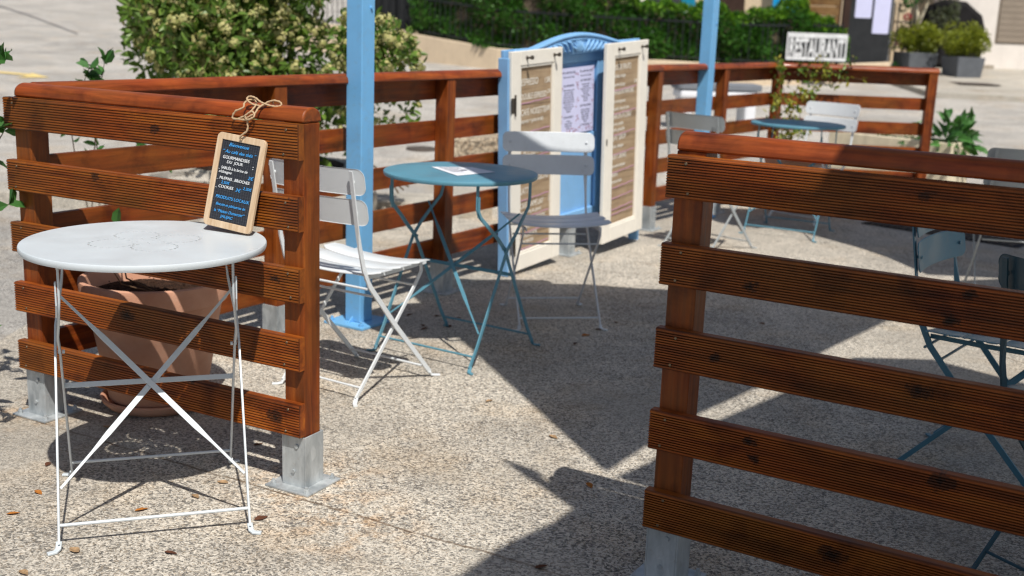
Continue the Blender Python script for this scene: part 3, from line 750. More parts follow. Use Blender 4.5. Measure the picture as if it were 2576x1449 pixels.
while z < Hd-bt: mb.box(-Wd+bx, -bx, -.00215, -.00165, z-.0002, z+.0002); z += .0075
mb.build('grid_lines', 'board_grid', sl_t)
def TM(x, z): return Matrix.Translation((x, -.0032, z)) @ Matrix.Rotation(R(90), 4, 'X')
xl = -Wd+bx+.003; xc = -Wd/2
blue = [("Bienvenue", TM(xc-.006, .217), .0135, 1., 'CENTER', .3), ("\u201c Au café des thés \u201d", TM(xc-.002, .199), .0125, .92, 'CENTER', .3),
        ("2€", TM(-bx-.022, .140), .0125, 1., 'LEFT', .2), ("2.50€", TM(xl+.016, .1165), .0105, .95, 'LEFT', .2), ("2,20€", TM(-bx-.032, .1115), .0105, .95, 'LEFT', .2), ("3€", TM(xl+.066, .103), .0125, 1, 'LEFT', .2),
        ("PRODUiTS LOCAUX", TM(xc+.002, .077), .0118, .88, 'CENTER', .15), ("Biscuits et pâtisseries de", TM(xc, .0585), .0105, .80, 'CENTER', .3),
        ("la \u201cMaison Dumercier\u201d", TM(xc-.001, .0405), .0112, .82, 'CENTER', .3), ("JAUJAC", TM(xc-.006, .0275), .0105, 1., 'CENTER', .1)]
white = [("GOURMANDiSES", TM(xc-.008, .183), .0122, .80, 'CENTER', .1), ("DU  JOUR", TM(xc-.010, .1715), .0110, .9, 'CENTER', .1), (":", TM(-bx-.014, .1685), .016, 1.2, 'LEFT', 0),
         ("_ SABLÉS à la farine de", TM(xl, .155), .0108, .78, 'LEFT', .15), ("châtaigne", TM(xl+.002, .1445), .0105, .9, 'LEFT', .25),
         ("_ MUFFiNS , BRiOCHES", TM(xl, .1275), .0112, .79, 'LEFT', .1), ("_ COOKiES", TM(xl, .105), .0112, .88, 'LEFT', .1)]
blue = [(a, b, c, d*1.16, e, f) for a, b, c, d, e, f in blue]; white = [(a, b, c, d*1.2, e, f) for a, b, c, d, e, f in white]
text_mesh(blue, 'blue_writing', 'chalk_blue', sl_t, .0003); text_mesh(white, 'white_writing', 'chalk_white', sl_t, .0003)
# jute string tied round the handrail
LAv, LBv = Vector((*LA, 0)), Vector((*LB_, 0)); dL = (LBv-LAv).normalized(); nL = Vector((dL.y, -dL.x, 0))   # nL to the camera
hole = SL @ Vector((-Wd/2-.002, -.006, Hd-.008))
def onL(x, y, o): 
    a = LAv+nL*o; b = LBv+nL*o; return ON(x, y, a, b)
mb = MB()
def jt(pts, r=.0026): 
    # smooth the polyline
    P = [Vector(p) for p in pts]; out = []
    for i in range(len(P)-1):
        p0, p1, p2, p3 = P[max(i-1, 0)], P[i], P[i+1], P[min(i+2, len(P)-1)]
        for k in range(6):
            t = k/6; out.append(.5*((2*p1)+(-p0+p2)*t+(2*p0-5*p1+4*p2-p3)*t*t+(-p0+3*p1-3*p2+p3)*t**3))
    out.append(P[-1]); out = [p+Vector((random.uniform(-1, 1), random.uniform(-1, 1), random.uniform(-1, 1)))*.0005 for p in out]
    mb.tube(out, r, 7, scales=[(1+.22*math.sin(i*2.1),)*2 for i in range(len(out))])
kn = onL(623, 303, .072)
jt([hole+Vector((.002, -.002, -.004)), hole+Vector((0, -.006, .006)), onL(622, 328, .076), kn])
jt([kn, onL(604, 300, .073), onL(585, 297, .072), onL(592, 280, .070), onL(612, 270, .062), onL(616, 258, .050), onL(632, 250, .035), onL(645, 257, .026), onL(640, 270, .045), onL(622, 288, .066), onL(600, 298, .072)])
jt([onL(625, 302, .075), onL(617, 292, .072), onL(634, 281, .066), onL(640, 292, .072), onL(628, 300, .078), onL(618, 298, .076), onL(640, 286, .068), onL(650, 272, .05), onL(665, 262, .032)])
jt([onL(660, 268, .035), onL(672, 258, .022), onL(690, 253, .015), onL(706, 258, .010), onL(706, 266, .014), onL(690, 268, .022), onL(668, 262, .032), onL(655, 256, .036), onL(640, 245, .036), onL(626, 243, .038), onL(622, 252, .044), onL(636, 262, .04), onL(660, 268, .035)])
jt([onL(668, 264, .03), onL(676, 258, .0), onL(684, 254, -.03), onL(688, 262, -.044)], .0022)
st = mb.build('jute_string', 'jute', smooth=180); tag(st, 'beige jute string tied in a bow on the left handrail, holding the slate', 'string')

# ================================================================ menu cabinet
CL = 1.335; DWd = .480; RW0 = .832; D0, D1 = .018, 1.141
cab = empty('menu_cabinet', (-.040, 5.807, 0), 0, 'light blue wooden cabinet front with two cream glazed doors covered in handwritten menus', 'menu cabinet')
cab.rotation_mode = 'XYZ'; cab.matrix_world = Matrix.Translation((-.040, 5.807, 0)) @ Matrix.Rotation(R(54.1), 4, 'Z') @ Matrix.Rotation(R(-3.1), 4, 'Y')
# local x along the front, y away (to the railing), z up
def board(name, mtl, x0, x1, y0, y1, z0, z1, parent=cab, bevel=.003): return MB().box(x0, x1, y0, y1, z0, z1).build(name, mtl, parent, bevel=bevel)
board('side_panel', 'cabinet_blue', -.022, -.004, -.030, .030, .003, 1.11)
board('side_panel', 'cabinet_blue', CL+.004, CL+.030, -.002, .06, -.06, 1.12)
bkp = board('back_panel', 'cabinet_blue', .13, CL+.003, .060, .080, .16, 1.09)
fr = MB(); x0, x1 = DWd-.06, RW0+.16
fr.box(x0, x1, .040, .0595, 1.045, 1.0905); fr.box(x0, x0+.09, .040, .0595, .175, 1.0445); fr.box(x1-.075, x1, .040, .0595, .175, 1.0445); fr.box(x0+.0905, x1-.0755, .040, .0595, .62, .65); fr.box(x0+.0905, x1-.0755, .040, .0595, .175, .22)
fr.build('panel_moulding', 'cabinet_blue', bkp, bevel=.005)
# crown with carving
mb = MB(); xa, xb = .012, CL; n = 40; pts = [(xa, 1.092), (xb, 1.092)]
for i in range(n+1):
    u = i/n; x = xb+(xa-xb)*u; s_ = 1-abs(2*u-1)
    z = 1.146+(.060*math.sin(min(1, max(0, (s_-.36)/.64))*math.pi/2) if s_ > .36 else 0)
    pts.append((x, z))
crown = MB().prism(pts, 'y', .018, .040).build('crown', 'cabinet_blue', cab, bevel=.004)
mb = MB()
cxm = (xa+xb)/2
arc = [(x, .014, z-.014) for x, z in pts[2:]]; mb.tube(arc[2:-2], .010, 8)
mb.tube([(x, .014, z-.034) for x, z in pts[6:-4]], .004, 6)
# central fan and side scrolls
for i in range(7):
    a = R(90+(i-3)*19); mb.tube([(cxm+.010*math.cos(a), .016, 1.100+.010*math.sin(a)), (cxm+.042*math.cos(a), .007, 1.100+.042*math.sin(a)), (cxm+.074*math.cos(a), .015, 1.100+.074*math.sin(a))], .0085, 6, scales=[(.5, .5), (1.1, 1.1), (.3, .3)])
for sx in (-1, 1):
    for i in range(7):
        bx0 = cxm+sx*(.055+i*.043); hh = .078-.0075*i
        mb.tube([(bx0, .016, 1.098), (bx0+sx*.014, .007, 1.098+hh*.40), (bx0+sx*.036, .007, 1.098+hh*.78), (bx0+sx*.064, .016, 1.098+hh*.86)], .0085, 6, scales=[(.5, .5), (1.1, 1.1), (1, 1), (.25, .25)])
        mb.tube([(bx0+sx*.024, .016, 1.099), (bx0+sx*.034, .009, 1.112), (bx0+sx*.050, .011, 1.119), (bx0+sx*.054, .014, 1.108)], .0055, 6)
mb.build('carving', 'cabinet_blue', crown, smooth=60)

def door(x0, w, z0, z1, swing, hinge_x, side):
    t = empty('door', (hinge_x, -.028, 0), 0); t.parent = cab; t.rotation_euler = (0, 0, swing)
    X = lambda x: x-hinge_x+x0
    th = .022; st_ = .080 if side < 0 else .092; tp = .072; bt_ = .085
    def bb(nm, a, b, c, d, parent=t, y0=-th/2, y1=th/2, mt='cream_paint', bev=.003): return MB().box(X(a), X(b), y0, y1, c, d).build(nm, mt, parent, bevel=bev)
    bb('stile', 0, st_, z0, z1); bb('stile', w-st_, w, z0, z1); bb('door_rail', st_+.0004, w-st_-.0004, z1-tp, z1-.0004); bb('door_rail', st_+.0004, w-st_-.0004, z0+.0004, z0+bt_)
    # glazing bead
    mb = MB(); a, b, c, d = st_+.0006, w-st_-.0006, z0+bt_+.0002, z1-tp-.0002; g_ = .012
    mb.box(X(a), X(a+g_), -th/2+.004, th/2-.002, c, d); mb.box(X(b-g_), X(b), -th/2+.004, th/2-.002, c, d); mb.box(X(a+g_+.0002), X(b-g_-.0002), -th/2+.004, th/2-.002, d-g_, d); mb.box(X(a+g_+.0002), X(b-g_-.0002), -th/2+.004, th/2-.002, c, c+g_)
    mb.build('glazing_bead', 'cream_paint', t, bevel=.003)
    kb = MB().box(X(a+g_), X(b-g_), .0025, .0065, c+g_, d-g_).build('paper_panel', 'kraft', t)
    # pegs
    for px in (.135, w-.085):
        p = MB()
        p.tube([(X(px), -th/2, z1-.035), (X(px), -th/2-.014, z1-.035), (X(px), -th/2-.030, z1-.033)], .008, 10, ref=(0, 0, 1), scales=[(1.3, 1.3), (.55, .55), (1.1, 1.1)])
        p.tube([(X(px), -th/2-.028, z1-.033), (X(px), -th/2-.037, z1-.0325)], .0105, 10, ref=(0, 0, 1)); p.build('knob', 'brass', t, smooth=50)
    return t, X, a+g_, b-g_, c+g_, d-g_, kb
def menu(t, X, a, b, c, d, kb, rows, pinks):
    Wt = b-a; L_ = []
    for txt, zf, size, xs, al in rows:
        x = a+.008 if al == 'LEFT' else b-.006
        size *= .80; xs *= .60; L_.append((txt, Matrix.Translation((X(x), .0012, c+(d-c)*zf)) @ Matrix.Rotation(R(90), 4, 'X'), size, xs, al, .12))
    text_mesh(L_, 'chalk_writing', 'menu_white', kb, .0003)
    mb = MB()
    for zf in pinks:
        z = c+(d-c)*zf; n = 10
        mb.flat([(X(a+.004+(Wt-.012)*i/n), .0008, z+.004*(i/n-.5)*3+.0015*math.sin(i*1.7)) for i in range(n+1)], .0058, .0010, (0, 0, 1))
    mb.build('pink_tape', 'pink_tape', kb)
    # torn edges of the paper layers
    mb = MB()
    for i, zf in enumerate(pinks):
        z = c+(d-c)*(zf-.014); mb.flat([(X(a+.001), .0018, z+.004), (X(b-.001), .0018, z-.004)], .0016, .0008, (0, 0, 1))
    mb.build('paper_edge', 'dark_brown', kb)
la = R(2.8)
dl = door(0, DWd, D0, D1, la, 0, -1)
menu(*dl, rows=[
    ("ESPRESSO", .905, .062, 1.25, 'LEFT'), ("1.50€", .905, .052, 1.0, 'RIGHT'), ("DOUBLE ESPRESSO", .83, .055, 1.1, 'LEFT'), ("2.90", .845, .04, .9, 'RIGHT'),
    ("CAFÉ NOISETTE", .745, .058, 1.2, 'LEFT'), ("1.60€", .752, .05, .9, 'RIGHT'), ("(espresso + goutte de lait)", .705, .036, 1.15, 'LEFT'),
    ("CAPPUCCINO", .588, .062, 1.2, 'LEFT'), ("3€", .60, .06, 1.1, 'RIGHT'), ("CHOCOLAT CHAUD", .525, .060, 1.1, 'LEFT'), ("VIENNOIS (chantilly)", .470, .056, 1.15, 'LEFT'),
    ("THÉS - INFUSIONS", .375, .060, 1.15, 'LEFT'), ("LATTE", .315, .058, 1.2, 'LEFT'),
    ("CAFÉ FRAPPÉ LAIT", .235, .052, 1.1, 'LEFT'), ("3", .24, .05, 1., 'RIGHT'), ("(espresso long, lait, glaçons)", .203, .034, 1.1, 'LEFT'),
    ("CAFÉ FRAPPÉ VIENNOIS", .150, .048, 1.0, 'LEFT'), ("(café long, lait, chantilly)  3.50€", .120, .034, 1.05, 'LEFT'), ("CITRONNADE", .068, .044, 1.2, 'LEFT'), ("SIROP MAISON", .035, .034, 1.2, 'LEFT')],
    pinks=[.815, .655, .512, .425, .285, .185, .098, .012])
for hz_ in (.84, .12):
    board('hinge', 'brass', -.006, .026, -.0415, -.0392, hz_, hz_+.075, dl[0], .0005)
    MB().tube([(0, 0, 0), (0, 0, .105)], .005, 8, ref=(1, 0, 0)).build('hinge_pin', 'brass', dl[0]).location = (.028, -.0155, hz_-.015)
for c_ in children(dl[0]):
    if c_.name.startswith('hinge') and not c_.name.startswith('hinge_pin'): c_.location = (0, .028, 0)
dr = door(RW0, CL-RW0, D0, D1, R(3.6), CL, 1)
menu(*dr, rows=[
    ("JUS DE FRUITS:", .93, .056, 1.15, 'LEFT'), ("abricot, orange", .885, .038, 1.2, 'LEFT'), ("pomme du pays", .835, .036, 1.2, 'LEFT'), ("2.80", .84, .036, 1.2, 'RIGHT'),
    ("INFUSIONS FRAÎCHES", .785, .052, 1.0, 'LEFT'), ("thé vert agrumes", .735, .036, 1.2, 'LEFT'), ("menthe, fruits & citron", .69, .036, 1.2, 'LEFT'),
    ("SIROPS À L'EAU", .64, .058, 1.15, 'LEFT'), ("citron, menthe", .60, .036, 1.2, 'LEFT'), ("pêche, grenadine", .565, .036, 1.2, 'LEFT'),
    ("LAIT SIROP", .51, .056, 1.2, 'LEFT'), ("fraise, châtaigne", .465, .036, 1.2, 'LEFT'), ("SOFT DRINKS", .395, .050, 1.2, 'LEFT'), ("limonade artisanale", .345, .036, 1.2, 'LEFT'),
    ("BIÈRES", .29, .046, 1.2, 'LEFT'), ("pression locale", .25, .036, 1.2, 'LEFT')],
    pinks=[.815, .675, .548, .43, .32, .225, .16, .09, .06])
for z, lb in ((.60, 0),):
    p = MB(); pr = [(.020+.006*math.cos(a*math.pi/6), z+.02*math.sin(a*math.pi/6)) for a in range(12)]
    p.prism([(x+RW0-CL, zz) for x, zz in pr], 'y', -.0135, -.0112); p.build('keyhole_plate', 'brass', dr[0])
# flower-bordered menu sheets on the blue panel (thing of its own part: printed posters)
px0, px1, pz0, pz1 = DWd+.060, DWd+.395, .660, 1.020
ps = MB().box(px0, px1, .0380, .0398, pz0, pz1).build('menu_sheet', 'lavender_paper', bkp)
L_ = []; wS = (px1-px0)/2
for k in (0, 1):
    cx_ = px0+wS*(k+.5)
    def ln_(s, z, size, xs=1., sh=0): L_.append((s, Matrix.Translation((cx_, .0374, z)) @ Matrix.Rotation(R(90), 4, 'X'), size, xs*.86, 'CENTER', sh))
    ln_("Au café des thés", pz1-.030, .020, 1.1, .3); ln_("Salon de thé & Tapas", pz1-.052, .012, 1.2, .1)
    if k == 0:
        ln_("LES INFUSIONS", pz1-.10, .016, 1.1)
        for i, s in enumerate(["Tilleul, verveine, menthe", "Camomille, mélisse", "Thym citron, romarin", "Rooibos vanille orange", "Fruits rouges et hibiscus", "Réglisse, badiane, fenouil", "Ortie, cassis, reine", "Gingembre, citron, miel", "Tisane du soir", "Digestion"]): ln_(s, pz1-.122-.0128*i, .012, 1.05)
        ln_("LES ROOIBOS", pz1-.27, .016, 1.1)
        for i, s in enumerate(["Caramel", "Orange, cannelle", "Amande, cacao", "Vanille"]): ln_(s, pz1-.290-.013*i, .012, 1.05)
    else:
        ln_("LES THÉS VERTS", pz1-.08, .016, 1.1)
        for i, s in enumerate(["Menthe du jardin", "Sencha, jasmin", "Gunpowder, citron vert", "Fleur de cerisier", "Genmaicha", "Touareg à la menthe", "Poire, figue", "Agrumes"]): ln_(s, pz1-.100-.0128*i, .012, 1.05)
        ln_("LES THÉS NOIRS", pz1-.218, .016, 1.1)
        for i, s in enumerate(["Earl grey, darjeeling", "Quatre fruits rouges", "Épices, châtaigne", "Breakfast, assam", "Vanille, caramel", "Mangue"]): ln_(s, pz1-.240-.013*i, .012, 1.05)
        ln_("LE THÉ BLANC", pz1-.325, .016, 1.1)
text_mesh(L_, 'print', 'ink', ps, .0002)
mb = MB()
def blot(x, z, r):
    n = 7; mb.add([(x+r*random.uniform(.6, 1.1)*math.cos(2*math.pi*i/n), .0371, z+r*random.uniform(.6, 1.1)*math.sin(2*math.pi*i/n)) for i in range(n)], [tuple(range(n))])
for i in range(150):
    u = random.random(); z = pz0+.01+(pz1-pz0-.02)*random.random()
    x = random.choice([px0+.012, (px0+px1)/2, (px0+px1)/2, px1-.012])+random.gauss(0, .009)
    if math.sin(z*70)+random.random()*.8 > .2 and px0+.003 < x < px1-.003: blot(x, z, random.uniform(.002, .0055))
for i in range(60): blot(random.uniform(px0+.01, px1-.01), pz0+.01+abs(random.gauss(0, .014)), random.uniform(.002, .005))
mb.build('printed_blossom', 'ink_red', ps)

# ================================================================ pots and plants
def pot(name, x, y, rim, h, rb, label, cat='flower pot', saucer=.185, soil=.055):
    t = empty(name, (x, y, 0), 0, label, cat)
    z0 = .03
    pr = [(0, z0+.012), (rb-.012, z0+.012), (rb, z0), (rb+.003, z0+.004), (rim-.030, h-.085), (rim-.026, h-.078), (rim-.012, h-.072), (rim-.004, h-.014), (rim-.006, h-.004), (rim-.014, h), (rim-.026, h-.004), (rim-.034, h-.03), (rim-.04, h-soil-.01)]
    MB().lathe(pr, 72).build('pot', 'terracotta', t, smooth=50)
    MB().lathe([(0, .004), (saucer-.02, .004), (saucer-.004, .022), (saucer, .034), (saucer-.006, .038), (saucer-.014, .034), (saucer-.026, .014), (0, .012)], 64).build('saucer', 'terracotta', t, smooth=50)
    mb = MB(); n = 26; rr_ = rim-.037; vs = [(0, 0, h-soil)]; fs = []
    for j in range(1, 9):
        for i in range(n):
            a = 2*math.pi*i/n; r = rr_*j/8; vs.append((r*math.cos(a), r*math.sin(a), h-soil+random.uniform(-.007, .009)-(.006 if j == 8 else 0)))
    for i in range(n): fs.append((0, 1+i, 1+(i+1) % n))
    for j in range(7):
        for i in range(n): fs.append((1+j*n+i, 1+(j+1)*n+i, 1+(j+1)*n+(i+1) % n, 1+j*n+(i+1) % n))
    mb.add(vs, fs)
    for i in range(160):
        a = random.uniform(0, 6.28); r = rr_*math.sqrt(random.random())*.95; s_ = random.uniform(.003, .008); c_ = Vector((r*math.cos(a), r*math.sin(a), h-soil+.004))
        d_ = [Vector((random.uniform(-1, 1), random.uniform(-1, 1), random.uniform(-.3, 1))).normalized()*s_*random.uniform(.6, 1.6) for _ in range(4)]
        mb.add([c_+q_ for q_ in d_], [(0, 1, 2), (0, 1, 3), (1, 2, 3), (0, 2, 3)])
    mb.build('soil', 'soil', t)
    return t
pot('terracotta_pot', -1.172, 3.66, .243, .435, .155, 'large terracotta pot with dark soil behind the left railing')
p3 = pot('terracotta_pot', 2.05, 8.42, .265, .46, .17, 'terracotta pot with climbing plant at the far corner under the back table edge')

def leaf(mb, p, d, L, W, up=None, fold=.25, curl=.15):
    d = d.normalized(); u = up or Vector((random.uniform(-1, 1), random.uniform(-1, 1), random.uniform(0, 1)))
    s = d.cross(u); s = s.normalized() if s.length > 1e-4 else d.orthogonal().normalized(); nrm = s.cross(d).normalized()
    a = p; b = p+d*L*.3-nrm*L*curl*.1; c = p+d*L*.68-nrm*L*curl*.4; e = p+d*L-nrm*L*curl
    l1 = b+s*W*.45+nrm*W*fold; r1 = b-s*W*.45+nrm*W*fold; l2 = c+s*W*.4+nrm*W*fold; r2 = c-s*W*.4+nrm*W*fold
    mb.add([a, b, c, e, l1, r1, l2, r2], [(0, 1, 4), (1, 2, 6, 4), (2, 3, 6), (0, 5, 1), (1, 5, 7, 2), (2, 7, 3)])
def rv(): return Vector((random.gauss(0, 1), random.gauss(0, 1), random.gauss(0, 1))).normalized()

# climbing plant on the far corner post
t = empty('climbing_plant', (2.0, 8.55, .4), 0, 'thin climbing plant with yellow and green leaves on the far corner post', 'climbing plant')
stm = MB(); lf = MB()
def wander(p, q, k, amp):
    P = []
    for i in range(k+1):
        u = i/k; P.append(Vector(p).lerp(Vector(q), u)+Vector((random.gauss(0, amp), random.gauss(0, amp), random.gauss(0, amp)))*math.sin(math.pi*u))
    return P
for i in range(9):
    q = wander((random.uniform(-.05, .12), random.uniform(-.1, .1), 0), (random.uniform(-.12, .3), random.uniform(.1, .38), random.uniform(.35, .72)), 7, .05); stm.tube(q, .003, 5)
    for p in q[2:]:
        for _ in range(6): leaf(lf, p+rv()*random.uniform(0, .06), rv()+Vector((0, -.3, -.2)), random.uniform(.03, .055), random.uniform(.018, .03))
for i in range(9):
    q = wander((random.uniform(.05, .15), .38, random.uniform(.55, .66)), (random.uniform(.25, .62), .36+random.uniform(-.05, .1), random.uniform(.38, .70)), 6, .05); stm.tube(q, .0025, 5)
    for p in q[1:]:
        for _ in range(3): leaf(lf, p+rv()*random.uniform(0, .05), rv()+Vector((0, -.3, -.2)), random.uniform(.025, .05), random.uniform(.018, .028))
stm.build('stem', 'twig_brown', t); lf.build('foliage', 'vine_leaf', t)

# thin plant in the left pot
def twig_plant(name, base, stems, label, mtl='herb_leaf', L=(.05, .08), flower=False, cat='plant'):
    t = empty(name, base, 0, label, cat); sm = MB(); lf_ = MB(); B = Vector(base)
    for pts, nl in stems:
        P = [Vector(p)-B for p in pts]; sm.tube(P, .0035, 6, scales=[(1-.6*i/(len(P)-1),)*2 for i in range(len(P))])
        for i in range(nl):
            u = random.uniform(.35, 1)*(len(P)-1); k = min(int(u), len(P)-2); p = P[k].lerp(P[k+1], u-k)
            leaf(lf_, p, rv()+Vector((0, -.2, .35)), random.uniform(*L), random.uniform(*L)*.5)
        for i in range(4): leaf(lf_, P[-1], rv()+Vector((0, 0, .8)), random.uniform(*L), random.uniform(*L)*.5)
    sm.build('stem', 'twig_brown', t); lf_.build('foliage', mtl, t); return t
b0 = Vector((-1.15, 3.60, .39))
twig_plant('pot_plant', b0, [([b0, AT(305, 715, 3.50), AT(285, 682, 3.46)], 0), ([b0+Vector((.005, 0, 0)), AT(318, 700, 3.60), AT(292, 560, 3.8), AT(270, 470, 3.95), AT(240, 395, 4.05)], 5)],
    'bare brown stem with few leaves growing from the left terracotta pot')
b1 = G(230, 560)
twig_plant('young_shrub', b1, [([b1, AT(190, 400, 5.2), AT(175, 300, 5.0), AT(225, 170, 4.9)], 6), ([b1+Vector((.05, 0, 0)), AT(250, 420, 5.3), AT(235, 300, 5.1), AT(228, 205, 4.95)], 16), ([b1, AT(330, 430, 5.3), AT(370, 380, 5.2)], 6), ([b1, AT(240, 330, 5.1), AT(252, 230, 5.0), AT(262, 160, 4.95)], 10), ([b1+Vector((.03, 0, 0)), AT(300, 470, 5.2), AT(450, 380, 5.4)], 7)],
    'young leafy shrub shooting up behind the left end of the long railing', L=(.05, .085))
b2 = Vector((-1.95, 3.75, 0))
twig_plant('leafy_shrub', b2, [([b2, AT(-60, 600, 3.6), AT(-40, 420, 3.55), AT(10, 330, 3.5)], 9), ([b2, AT(-90, 500, 3.6), AT(-60, 330, 3.5), AT(-20, 260, 3.45)], 9), ([b2, AT(-60, 520, 3.6), AT(-20, 510, 3.5), AT(22, 515, 3.45)], 4), ([b2, AT(-80, 300, 3.6), AT(-50, 200, 3.5), AT(15, 150, 3.4)], 8), ([b2, AT(-80, 700, 3.5), AT(-40, 800, 3.3), AT(-30, 850, 3.2)], 8), ([b2, Vector((-1.9, 3.1, .6)), Vector((-1.72, 2.8, .8)), Vector((-1.62, 2.62, 1.0))], 60), ([b2, Vector((-2.0, 3.2, .4)), Vector((-1.85, 2.95, .55)), Vector((-1.7, 2.8, .62))], 50), ([b2, AT(-160, 400, 3.3), AT(-200, 300, 3.0), AT(-190, 200, 2.8)], 40), ([b2, AT(-200, 400, 3.2), AT(-260, 250, 2.9), AT(-230, 120, 2.7)], 40)],
    'shrub branches with glossy leaves entering the photo at the left edge', L=(.055, .085))

# flowering bush in its raised pale bed
def blob_points(n, shells, seed):
    rnd = random.Random(seed); out = []
    tot = sum(s[3]*s[4] for s in shells)
    for c, r, _, w, k in shells:
        pass
    return out
def crown(lf_, fl, centre, rad, nb, nleaf, L, nfl, seed, lump=.34, flr=.05):
    rnd = random.Random(seed); c = Vector(centre); blobs = []
    for i in range(nb):
        d = Vector((rnd.gauss(0, 1), rnd.gauss(0, 1), rnd.gauss(0, 1))).normalized()
        q = rnd.uniform(.35, .92); blobs.append((c+Vector((d.x*rad[0]*q, d.y*rad[1]*q, d.z*rad[2]*q)), rnd.uniform(.65, 1.25)*lump))
    for i in range(nleaf):
        b, r = blobs[i % nb]; d = Vector((rnd.gauss(0, 1), rnd.gauss(0, 1), rnd.gauss(0, 1))).normalized()
        q = r*rnd.uniform(.55, 1.08)
        leaf(lf_, b+d*q, d*.8+rv()*.8+Vector((0, 0, .25)), L*rnd.uniform(.7, 1.3), L*.45*rnd.uniform(.8, 1.2), fold=.2)
    for i in range(nfl):
        b, r = blobs[rnd.randrange(nb)]; d = Vector((rnd.gauss(0, 1), rnd.gauss(0, 1)-.5, rnd.gauss(0, 1)+.4)).normalized()
        p = b+d*r*rnd.uniform(.95, 1.1); 
        if fl is not None:
            fr_ = flr*rnd.uniform(.6, 1.15)
            for k in range(26):
                e_ = Vector((rnd.gauss(0, 1), rnd.gauss(0, 1), rnd.gauss(0, 1))).normalized(); e_ = (e_+d*.5).normalized()
                s_ = fr_*.30; pp_ = p+e_*fr_*rnd.uniform(.5, 1); t1 = e_.orthogonal().normalized()*s_; t2 = e_.cross(t1)
                fl.add([pp_+t1, pp_+t2, pp_-t1, pp_-t2], [(0, 1, 2, 3)])
lf, fl = MB(), MB()
crown(lf, fl, (-1.96, 7.35, 1.34), (.76, .60, .78), 56, 12000, .068, 900, 11, .24, .046)
crown(lf, fl, (-1.5, 7.15, .66), (.62, .45, .30), 16, 1500, .07, 90, 12, .2, .05)
crown(lf, fl, (-.86, 7.0, .98), (.22, .28, .34), 10, 1300, .06, 170, 13, .15, .042)
for i in range(14):
    p = Vector((random.uniform(-1.6, -.7), 6.9, random.uniform(.35, .7))); 
t = empty('flowering_bush', (-1.5, 7.4, .0), 0, 'large bush with cream flower clusters behind the long railing, left of the blue post', 'bush')
tr = MB()
for i in range(7):
    a = random.uniform(0, 6.28); tr.tube([(-1.5+.08*math.cos(a), 7.35+.08*math.sin(a), .22), (-1.5+.25*math.cos(a), 7.3+.2*math.sin(a), .7), (-1.5+.5*math.cos(a), 7.3+.4*math.sin(a), 1.3)], .02, 6, scales=[(1, 1), (.7, .7), (.3, .3)])
for i in range(3): tr.tube([(-.95, 6.95, .45), (-.78, 6.85, .36), (-.70+.03*i, 6.8, .26+.02*i)], .006, 5)
for nm, mb_, mt in (('trunk', tr, 'bark'), ('foliage', lf, 'bush_leaf'), ('blossom', fl, 'bush_flower')):
    mb_.v = [(x+1.5, y-7.4, z) for x, y, z in mb_.v]
    if nm == 'trunk': loose(mb_, 'branch', mt, t)
    else: mb_.build(nm, mt, t, smooth=None)
# raised bed: rubble stone
t = empty('stone_bed', (-1.6, 7.3, 0), 0, 'low raised bed of pale rough stone under the flowering bush', 'planter')
mb = MB(); n = 14
ring = []
for i in range(n):
    a = 2*math.pi*i/n; ring.append((.70*abs(math.cos(a))**.6*(1 if math.cos(a) > 0 else -1), .52*abs(math.sin(a))**.6*(1 if math.sin(a) > 0 else -1)))
rings = []
for k in range(7):
    z = .34*k/6; rings.append([(x*(1-.05*k/6)+random.gauss(0, .014), y*(1-.05*k/6)+random.gauss(0, .014), z) for x, y in ring for _ in (0,)])
vs = [p for r_ in rings for p in r_]; fs = [(k*n+i, k*n+(i+1) % n, (k+1)*n+(i+1) % n, (k+1)*n+i) for k in range(6) for i in range(n)]+[tuple(6*n+i for i in range(n))]
mb.add(vs, fs); mb.build('stone_wall', 'pale_stone', t, bevel=.01)
MB().lathe([(0, .35), (.4, .346), (.5, .341)], 20).build('earth', 'soil', t)
# pebble dash block
p = G(1255, 432); mb = MB().box(-.26, .26, 0, .4, .0, .33)
o = mb.build('pebbledash_planter', 'pebble_dash', bevel=.02); 
p = Vector((-.30, 9.35, zg(9.35))); o.location = p; o.rotation_euler = (0, 0, R(8)); tag(o, 'pebbledash concrete block planter in the street left of the menu cabinet', 'planter')

